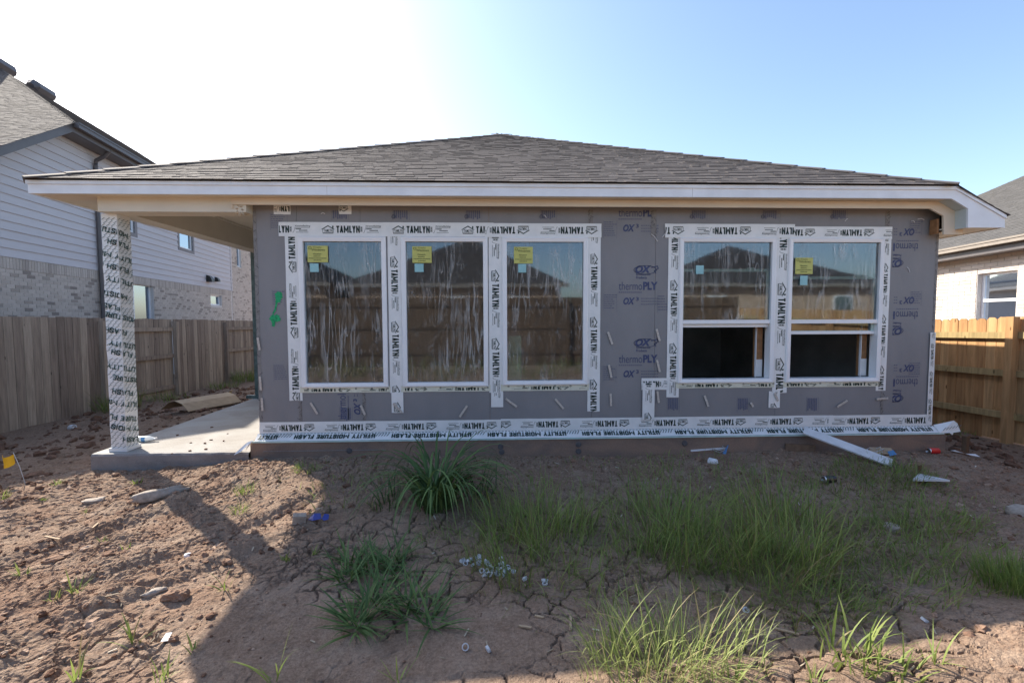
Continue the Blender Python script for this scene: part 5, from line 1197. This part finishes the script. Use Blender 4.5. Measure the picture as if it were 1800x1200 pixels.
for (p, sd, sz, lab) in (((665, 1000), 541, 0.9, 'low crabgrass with spreading blades nearer the arching clump'), ((690, 1085), 545, 1.0, 'larger low crabgrass with star shaped spreading blades on cracked clay')):
    x, y, z = G(*p); pcs = []
    rr = random.Random(sd)
    for q in range(9):
        pcs.append(dict(cx=x+rr.uniform(-.22, .22)*sz, cy=y+rr.uniform(-.13, .13)*sz, n=22, rad=0.05, L=(0.12*sz, 0.32*sz), W0=(0.009, 0.016), lean=(0.5, 1.35), curl=(0.1, 0.7), tint=(0.15, 0.95), dry=0.0, seed=sd+q, seg=6))
    plant('crabgrass', lab, 'weed', M['broad'], pcs)
SPR = [((395, 1035), .13, 9, 'weed sprout with upright blades in the sun on the rut', 1), ((430, 865), .12, 60, 'patch of pale thin grass in the lit gap before the porch', 1), ((420, 900), .13, 34, 'loose grass sprig in the lit gap beside the post shadow', 1), ((537, 826), .09, 90, 'small bright green tuft at the corner of the foundation', 1), ((130, 1040), .12, 12, 'bright narrow leaved sprout on sunlit clay', 2), ((95, 1048), .08, 8, 'tiny sprout next to the bright narrow leaved sprout', 1), ((235, 1130), .15, 12, 'branching weed sprout beside the small white tag', 1), ((135, 1190), .17, 9, 'bold upright two bladed sprout on the sunlit clay', 1), ((283, 1195), .12, 10, None, 0), ((150, 900), .06, 8, 'small sprout below the flat tan rock', 1), ((220, 965), .07, 6, None, 0), ((182, 953), .06, 7, 'small weed just uphill of the flat clay clod', 1), ((5, 878), .09, 30, 'bushy low weed on the sunlit clods near the bigger marker flag', 1), ((40, 1010), .08, 10, None, 0), ((75, 880), .05, 10, None, 0), ((340, 1145), .09, 6, 'reddish thin sprout in the edge of the roof shadow', 1), ((100, 852), .08, 26, 'low weed patch between the bigger marker flag and flat tan rock', 1), ((240, 850), .07, 14, 'faint grass at the foot of the porch slab end', 1), ((480, 1195), .22, 6, 'thin stalk with seed head rising in the shade', 3), ((1640, 1165), .18, 12, 'upright sprout on the cracked clay beyond the broad bladed grass', 1), ((1760, 960), .08, 10, 'short weed among the clods near the cedar fence', 1), ((548, 975), .07, 12, None, 0), ((505, 985), .07, 12, None, 0), ((598, 970), .06, 10, None, 0), ((700, 1195), .12, 6, 'pale bent sprout below the larger crabgrass', 1), ((1430, 1200), .10, 14, 'sprout between the sunlit tuft and the broad bladed grass', 1), ((1290, 1195), .10, 16, 'sprout at the foot of the sunlit tuft', 1)]
for i, (p, L, n, lab, kd) in enumerate(SPR):
    x, y, z = G(*p); wd = 0.005 if n > 20 else 0.009
    plant('weed_sprout', lab or 'small weed sprout with a few green blades on bare clay', 'weed', M['grass'], [dict(cx=x, cy=y, n=n, rad=0.015+0.0009*n, L=(L*0.5, L*1.15), W0=(wd*0.6, wd*1.2), lean=(0.1, 0.8), curl=(0.1, 0.9), tint=(0.35, 0.9), dry=0.08, seed=600+i, elong=1.3)], None if lab else 'weed sprouts on bare clay')
# weeds along the fences
for i, (x, y, n, L, lab) in enumerate(((-7.3, 4.2, 160, 0.6, 'tall dry weeds leaning against the weathered fence'), (-7.2, 5.4, 120, 0.3, 'low green weeds under the railed panel of the weathered fence'), (-7.25, 8.6, 260, 0.55, 'thick green weeds at the far end of the weathered fence'), (-7.1, 7.3, 160, 0.32, 'green weeds at the foot of the middle fence panel'), (6.4, 1.5, 130, 0.14, 'sparse grass along the foot of the cedar fence'))):
    plant('fence_weeds', lab, 'weed', M['grass'], [dict(cx=x, cy=y, n=n, rad=0.38, L=(L*0.3, L), W0=(0.006, 0.014), tint=(0.1, 0.7), dry=0.25, seed=700+i)])

# ------------------------------------------------------------------ litter and small things
def rot2(x, y, a): return x*math.cos(a)-y*math.sin(a), x*math.sin(a)+y*math.cos(a)
def put_mb(mb, x, y, z, yaw=0, pitch=0, roll=0, s=1.0):
    m = Matrix.Translation((x, y, z)) @ Matrix.Rotation(yaw, 4, 'Z') @ Matrix.Rotation(pitch, 4, 'Y') @ Matrix.Rotation(roll, 4, 'X') @ Matrix.Scale(s, 4)
    mb.v = [tuple(m @ Vector(q)) for q in mb.v]; return mb
# water bottle on the slab
x, y, _ = on_z(253, 777, -0.112); b = root('water_bottle', (x, y, -0.108), 'crushed clear water bottle with blue label lying on the porch slab', 'bottle'); L = ROOTLOC[b]
mb = put_mb(MB(), 0, 0, 0)
P = [(0, 0, 0), (0.01, 0, 0), (0.06, 0, 0.002), (0.075, 0, 0), (0.11, 0, 0), (0.14, 0, 0.002), (0.165, 0, 0), (0.185, 0, 0), (0.20, 0, 0)]
mb.tube(P, [0.024, 0.031, 0.030, 0.031, 0.031, 0.029, 0.022, 0.012, 0.012], 12); put_mb(mb, x-0.09, y, -0.078, 0.12); mb.build('bottle_body', M['plastic'], b, True)
mb = MB(); mb.tube([(0.07, 0, 0), (0.108, 0, 0)], 0.0325, 12, cap=False); put_mb(mb, x-0.09, y, -0.078, 0.12); mb.build('bottle_label', M['bluelabel'], b, True)
mb = MB(); mb.tube([(0.198, 0, 0), (0.214, 0, 0)], 0.0145, 10); put_mb(mb, x-0.09, y, -0.078, 0.12); mb.build('bottle_cap', M['paper'], b, True)
# cardboard
x, y, z = G(345, 722); mb = MB(); w = 0.46
prof = [(-0.36, 0.0), (-0.14, 0.14), (0.02, 0.17), (0.20, 0.13), (0.36, 0.02)]
for (a, za), (c, zc) in zip(prof[:-1], prof[1:]): mb.hexa([(a, -w, za), (c, -w, zc), (c, w, zc), (a, w, za), (a, -w, za+0.012), (c, -w, zc+0.012), (c, w, zc+0.012), (a, w, za+0.012)])
put_mb(mb, x-0.05, y+0.25, z+0.03, R(-25)); tag(mb.build('cardboard_sheet', M['card']), 'folded brown cardboard sheet lying in the dirt beside the porch slab', 'cardboard')
# white cup by the fence
x, y, z = G(131, 755); mb = MB(); mb.tube([(0, 0, 0), (0.01, 0, 0), (0.13, 0, 0.0), (0.135, 0, 0)], [0.03, 0.036, 0.05, 0.046], 12); put_mb(mb, x, y, z+0.05, 2.6, 0.25); tag(mb.build('foam_cup', M['paper'], None, True), 'white cup lying on the dark clods by the weathered fence', 'cup')
# marker flags
for (p, h, lab, yaw) in (((46, 848), 0.30, 'yellow marker flag on a bent wire in the clods of the open yard', 0.0), ((407, 706), 0.22, 'small yellow marker flag standing beside the far end of the porch slab', 0.4)):
    x, y, z = G(*p); f = root('marker_flag', (x, y, z), lab, 'flag'); ln = -0.10 if yaw == 0 else 0.0
    mb = MB(); mb.tube([(x, y, z-0.03), (x+ln*0.5, y, z+h*0.55), (x+ln, y, z+h)], 0.003, 6); mb.build('wire_stem', M['wire'], f)
    mb = MB(); n = 5
    for j in range(2):
        for i in range(n+1): mb.v.append((x+ln-0.11*i/n*(1 if yaw == 0 else 0.25)+0.012*math.sin(i*1.6), y+0.015*math.sin(i*1.3+j), z+h-0.10*j-0.02*math.sin(i*0.9)*(i/n)*2-0.012*i))
    for i in range(n): mb.face((i, i+1, i+n+2, i+n+1))
    mb.build('flag_sheet', M['flag'], f, True)
# blocks and rocks
def rock(p, s, sq, lab, cat='rock', mat='rock', yaw=0, sub=3, group=None, name='rock'):
    x, y, z = G(*p); bm = bmesh.new(); bmesh.ops.create_icosphere(bm, subdivisions=sub, radius=1); v = np.array([q.co[:] for q in bm.verts]); f = np.array([[q.index for q in r.verts] for r in bm.faces]); bm.free()
    v = np.sign(v)*np.abs(v)**0.8; v = v*(0.7+0.4*vnoise(v[:, 0]*2+p[0], v[:, 1]*2+v[:, 2]*1.7+p[1], 3)+0.3*vnoise(v[:, 0]*5+p[1], v[:, 1]*5+v[:, 2]*4+p[0], 6))[:, None]*np.array(s); c, sn = math.cos(yaw), math.sin(yaw)
    v = np.stack([v[:, 0]*c-v[:, 1]*sn, v[:, 0]*sn+v[:, 1]*c, v[:, 2]], 1)+np.array([x, y, z+s[2]*sq]); o = link(name, npmesh(name, v, f, M[mat], mat != 'clod', {'tint': ('FACE', np.full(len(f), 0.55))})); return tag(o, lab, cat, group)
rock((285, 872), (0.19, 0.045, 0.045), 0.5, 'long grey weathered chunk lying on the sunlit clay', yaw=0.75)
rock((163, 882), (0.07, 0.05, 0.016), 0.5, 'flat tan slab of rock on the sunlit clods', mat='rock', yaw=0.4)
rock((1793, 905), (0.09, 0.07, 0.05), 0.5, 'tan boulder in the clods near the cedar fence', yaw=0.4)
rock((1568, 930), (0.055, 0.04, 0.03), 0.4, 'pale crumbled stone in the weeds beyond the white board')
rock((302, 1052), (0.05, 0.032, 0.03), 0.4, 'broken clay lump on the edge of the wheel rut', mat='clod', cat='clod', name='clay_lump')
rock((322, 1050), (0.03, 0.03, 0.03), 0.4, 'small upright clay lump beside the broken lump on the rut', mat='clod', cat='clod', name='clay_lump')
rock((95, 985), (0.055, 0.04, 0.02), 0.4, 'flat clay clod with a shadow on the sunlit side yard', mat='clod', cat='clod', name='clay_lump')
rock((270, 1040), (0.05, 0.02, 0.015), 0.4, 'thin grey stone flake on the sunlit rut', yaw=0.7)
rock((330, 977), (0.022, 0.017, 0.012), 0.5, 'small white pebble at the edge of the post shadow', mat='paper', cat='pebble', name='pebble')
x, y, z = G(525, 917); mb = MB(); mb.box(-0.045, 0.045, -0.03, 0.03, 0, 0.06); put_mb(mb, x, y, z-0.005, 0.4, 0.15, 0.1); tag(mb.build('concrete_block', M['rock']), 'small grey concrete block beside the blue wrapper', 'block')
x, y, z = G(557, 914); mb = MB(); mb.poly([(-0.07, 0, 0), (-0.03, 0.03, 0.035), (0.02, 0.02, 0.04), (0.04, -0.01, 0.01), (-0.02, -0.03, 0.005)]); mb.poly([(0.04, -0.01, 0.01), (0.05, 0.02, 0.035), (0.085, 0.02, 0.03), (0.09, -0.01, 0.004), (0.06, -0.02, 0.0)]); put_mb(mb, x, y, z+0.006)
tag(mb.build('blue_wrapper', M['deepblue']), 'crumpled deep blue wrapper on the shaded clay', 'wrapper')
# leaning board and the block under it
bz0 = on_y(1412, 762, -0.10); e = G(1570, 824); mb = MB()
p0 = np.array([bz0[0]-0.03, -0.14, 0.035]); p1 = np.array([e[0], e[1]+0.02, e[2]+0.012]); d = p1-p0; s = np.cross(d, (0, 0, 1)); s = s/np.linalg.norm(s); nn = np.cross(s, d); nn = nn/np.linalg.norm(nn)
if nn[2] < 0: nn = -nn
if s[1] < 0: s = -s
s, nn = (s*math.cos(0.5)+nn*math.sin(0.5))*0.11, (nn*math.cos(0.5)-s*math.sin(0.5))*0.016
mb.obox(p0-s*0.35, d, s, nn); tag(mb.build('white_board', M['board']), 'long white trim board leaning from the foundation ledge down into the weeds', 'board')
x, y, z = G(1408, 795); mb = MB(); mb.box(-0.14, 0.16, -0.04, 0.05, 0, 0.09); put_mb(mb, x, y+0.06, z-0.01, -0.1, 0.05); tag(mb.build('wood_block', simple('old_lumber', (0.17, 0.115, 0.08), 0.85, 0.25, 20, 0.2)), 'brown lumber offcut under the leaning white board', 'wood block')
# stake by the corner
x, y, z = G(1696, 800); mb = MB(); mb.hexa([(-0.045, -0.02, 0), (0.045, -0.02, 0), (0.045, 0.02, 0), (-0.045, 0.02, 0), (-0.052, -0.02, 0.25), (0.052, -0.02, 0.25), (0.052, 0.02, 0.25), (-0.052, 0.02, 0.25)], 0.4)
put_mb(mb, x, y, z-0.03, 0.5, 0.03); tag(mb.build('wooden_stake', M['backwood']), 'short wooden stake standing between the foundation corner and cedar fence', 'stake')
# triangular board scrap with a little stake
x, y, z = G(1630, 848); mb = MB(); mb.prism([(-0.16, -0.02, 0.0), (0.15, -0.06, 0.0), (0.02, 0.10, 0.02)], (0, 0, 0.016)); put_mb(mb, x, y, z+0.02, 0.0, 0.0, -0.1); tag(mb.build('board_scrap', M['board']), 'white triangular board scrap lying in the weeds', 'board scrap')
x, y, z = G(1630, 838); mb = MB(); mb.box(-0.018, 0.018, -0.008, 0.008, 0, 0.09, 0.5); put_mb(mb, x, y+0.08, z-0.01, 0.2); tag(mb.build('wooden_stake', M['backwood']), 'tiny wooden peg behind the white triangular board scrap', 'stake')
# cans
def can(p, lab, mat, yaw, s=1.0):
    x, y, z = G(*p); c = root('drink_can', (x, y, z), lab, 'can'); m = MB(); m.tube([(-0.055, 0, 0), (0.055, 0, 0)], 0.032, 14, cap=False); put_mb(m, x, y, z+0.03, yaw, 0.05, s=s); m.build('can_body', M[mat], c, True)
    for e0, e1, r0, r1 in ((-0.062, -0.0555, 0.026, 0.0325), (0.0555, 0.062, 0.0325, 0.026)):
        m = MB(); m.tube([(e0, 0, 0), (e1, 0, 0)], [r0, r1], 14); put_mb(m, x, y, z+0.03, yaw, 0.05, s=s); m.build('can_rim', M['metal'], c, True)
can((1640, 797), 'red drink can lying against the corner of the foundation', 'red', 0.1); can((1457, 847), 'black drink can lying in the dirt above the tall grass', 'blackcan', 0.15)
# litter piles
def wire_coil(mb, x, y, z, r, n, seed, rad=0.003):
    q = random.Random(seed); P = []
    for k in range(n): a = k*0.9; P.append((x+r*math.cos(a)*q.uniform(.6, 1.2), y+0.5*r*math.sin(a)*q.uniform(.5, 1.2), z+0.02+abs(r*0.7*math.sin(a*0.7))*q.uniform(.3, 1.2)))
    mb.tube(P, rad, 5)
x, y, z = G(1256, 797); mb = MB(); mb.box(-0.25, 0.28, -0.012, 0.012, 0.03, 0.045); put_mb(mb, x, y+0.02, z+0.01, 0.05, -0.06); tag(mb.build('white_lath', M['paper']), 'thin white lath lying along the foundation over scrap wire', 'lath')
mb = MB(); wire_coil(mb, x+0.05, y, z, 0.08, 14, 3); wire_coil(mb, x+0.10, y+0.02, z, 0.06, 12, 5); tag(mb.build('scrap_wire', M['wire']), 'loose coil of grey scrap wire under the thin white lath', 'wire')
mb = MB(); mb.poly([(x+0.07, y-0.03, z+0.01), (x+0.12, y-0.03, z+0.10), (x+0.15, y, z+0.09), (x+0.10, y-0.04, z+0.0)]); tag(mb.build('blue_wrapper', M['bluelabel']), 'light blue plastic strip tangled in the scrap wire', 'wrapper')
mb = MB(); mb.prism([(-0.12, 0, 0), (0.02, 0, 0), (-0.1, 0, 0.09)], (0, 0.015, 0)); put_mb(mb, x-0.02, y+0.05, z+0.02); tag(mb.build('wood_scrap', M['card']), 'small brown wood scrap behind the thin white lath', 'wood scrap')
rock((1253, 813), (0.048, 0.035, 0.032), 0.5, 'crumpled white paper below the thin white lath', cat='paper', mat='paper', name='paper_scrap', sub=2)
x, y, z = G(1547, 800); mb = MB(); wire_coil(mb, x-0.06, y, z, 0.09, 16, 8, 0.004); tag(mb.build('scrap_wire', M['wire']), 'tangle of grey scrap strapping beside the leaning white board', 'wire')
mb = MB(); mb.prism([(-0.12, -0.03, 0.03), (0.12, -0.05, 0.02), (0.15, 0.04, 0.06), (-0.08, 0.05, 0.07)], (0, 0, 0.006)); put_mb(mb, x, y, z); tag(mb.build('cardboard_sheet', M['card']), 'small flattened carton among the scrap strapping', 'cardboard')
mb = MB(); mb.poly([(0.05, -0.06, 0.0), (0.12, -0.065, 0.02), (0.11, -0.03, 0.055), (0.05, -0.03, 0.04)]); put_mb(mb, x, y, z+0.01); tag(mb.build('blue_wrapper', M['bluelabel']), 'bright blue plastic scrap on the flattened carton', 'wrapper')
x, y, z = G(1685, 803); mb = MB(); mb.poly([(-0.13, 0.08, 0.05), (-0.10, 0.06, 0.06), (-0.02, -0.02, 0.03), (0.08, -0.03, 0.012), (0.07, 0.01, 0.03), (-0.04, 0.02, 0.035)]); put_mb(mb, x+0.10, y-0.02, z+0.004); tag(mb.build('paper_scrap', M['paper']), 'white torn paper strip in front of the short wooden stake', 'paper')
# sticks
for i, (p, yaw, l, lab) in enumerate((((92, 947), -0.35, 0.16, 'pale split stick on the sunlit clods beside the flat clay'), ((168, 925), -1.2, 0.10, 'short pale stick standing out of the sunlit clods'), ((923, 1104), -0.35, 0.065, 'short pale wood splinter on cracked clay below the ring pile'), ((948, 1086), -0.5, 0.05, 'tiny pale wood splinter above the other on cracked clay'), ((1383, 1112), -0.55, 0.10, 'thin pale stick on dark cracked clay behind the lit tuft'), ((1003, 1098), 1.4, 0.10, 'grey twig near the pale wood splinters'))):
    x, y, z = G(*p); mb = MB(); mb.obox((-l/2, -0.006, 0), (l, 0, 0.004), (0, 0.012, 0), (0, 0, 0.007)); put_mb(mb, x, y, z+0.004, yaw); tag(mb.build('stick', M['card']), lab, 'stick')
x, y, z = G(293, 1122); mb = MB(); mb.prism([(-0.014, -0.032, 0), (0.014, -0.03, 0), (0.012, 0.032, 0), (-0.012, 0.03, 0)], (0, 0, 0.002)); put_mb(mb, x, y, z+0.008, 0.3, 0.15); tag(mb.build('white_tag', M['paper']), 'small white plastic tag lying on sunlit clay', 'tag')
# rings
mb = MB(); n = 10
P = [(0.016*math.cos(2*math.pi*k/n), 0.016*math.sin(2*math.pi*k/n), 0) for k in range(n+1)]
for k in range(n):
    a, c = P[k], P[k+1]
    for (r0, z0), (r1, z1) in (((0.72, -0.006), (1, -0.006)), ((1, -0.006), (1, 0.006)), ((1, 0.006), (0.72, 0.006)), ((0.72, 0.006), (0.72, -0.006))):
        mb.quad((a[0]*r0, a[1]*r0, z0), (c[0]*r0, c[1]*r0, z0), (c[0]*r1, c[1]*r1, z1), (a[0]*r1, a[1]*r1, z1))
rme = mb.mesh('metal_ring', M['ring'], True); rr = random.Random(6)
pts = [(rr.gauss(835, 14), 985+rr.gauss(3, 4)) for _ in range(16)]+[(rr.gauss(868, 14), 997+rr.gauss(0, 5)) for _ in range(14)]+[(rr.gauss(893, 10), 1005+rr.gauss(0, 5)) for _ in range(8)]+[(rr.gauss(862, 6), 1012+rr.gauss(0, 3)) for _ in range(7)]+[(958+rr.uniform(-3, 3), 1026+rr.uniform(-4, 4)) for _ in range(3)]
for i, p in enumerate(pts):
    x, y, z = G(*p); o = link('metal_ring', rme); o.location = (x, y, z+0.012); o.rotation_euler = (rr.uniform(-1.3, 1.3), rr.uniform(-0.9, 0.9), rr.uniform(0, 6)); tag(o, 'small grey ring fastener in the spilled heap on cracked clay', 'ring', 'spilled ring fasteners')
for i, (p, lab) in enumerate((((818, 1142), 'stray white ring fastener on cracked clay, on the crabgrass side of its twin'), ((858, 1146), 'stray white ring fastener on cracked clay, on the tall grass side of its twin'))):
    x, y, z = G(*p); o = link('metal_ring', rme); o.location = (x, y, z+0.016); o.rotation_euler = (1.0+i*0.2, 0.3, i*2.0); o.scale = (1.05,)*3; tag(o, lab, 'ring')
for i, p in enumerate(((1311, 1075), (1625, 1092), (1322, 880), (1520, 884), (1330, 905))[:2]):
    x, y, z = G(*p); o = link('metal_ring', rme); o.location = (x, y, z+0.01); o.rotation_euler = (0.5, 0.2, i); tag(o, 'lone grey ring in the dry straw' if i == 0 else 'lone grey ring on the bare clay beyond the tall grass', 'ring')

# chips and straw lying about
vb = []; fb = []; rr = random.Random(12); mb = MB()
for i in range(150):
    if i < 90: px, py = rr.uniform(640, 1760), rr.uniform(812, 960)
    else: px, py = rr.uniform(30, 1750), rr.uniform(900, 1180)
    x, y, z = G(px, py); a = rr.uniform(0, 3.14); l = rr.uniform(0.012, 0.06); w = rr.uniform(0.003, 0.008)
    d = np.array([math.cos(a)*l, math.sin(a)*l, rr.uniform(-0.01, 0.012)]); q = np.array([-math.sin(a)*w, math.cos(a)*w, 0])
    mb.obox(np.array([x, y, z+0.004]), d, q, (0, 0, 0.003), rr.random())
lb = mb.build('wood_chips', M['chips'], None, kind='stuff'); lb['label'] = 'pale wood chips and straw bits scattered over the yard'; lb['category'] = 'debris'
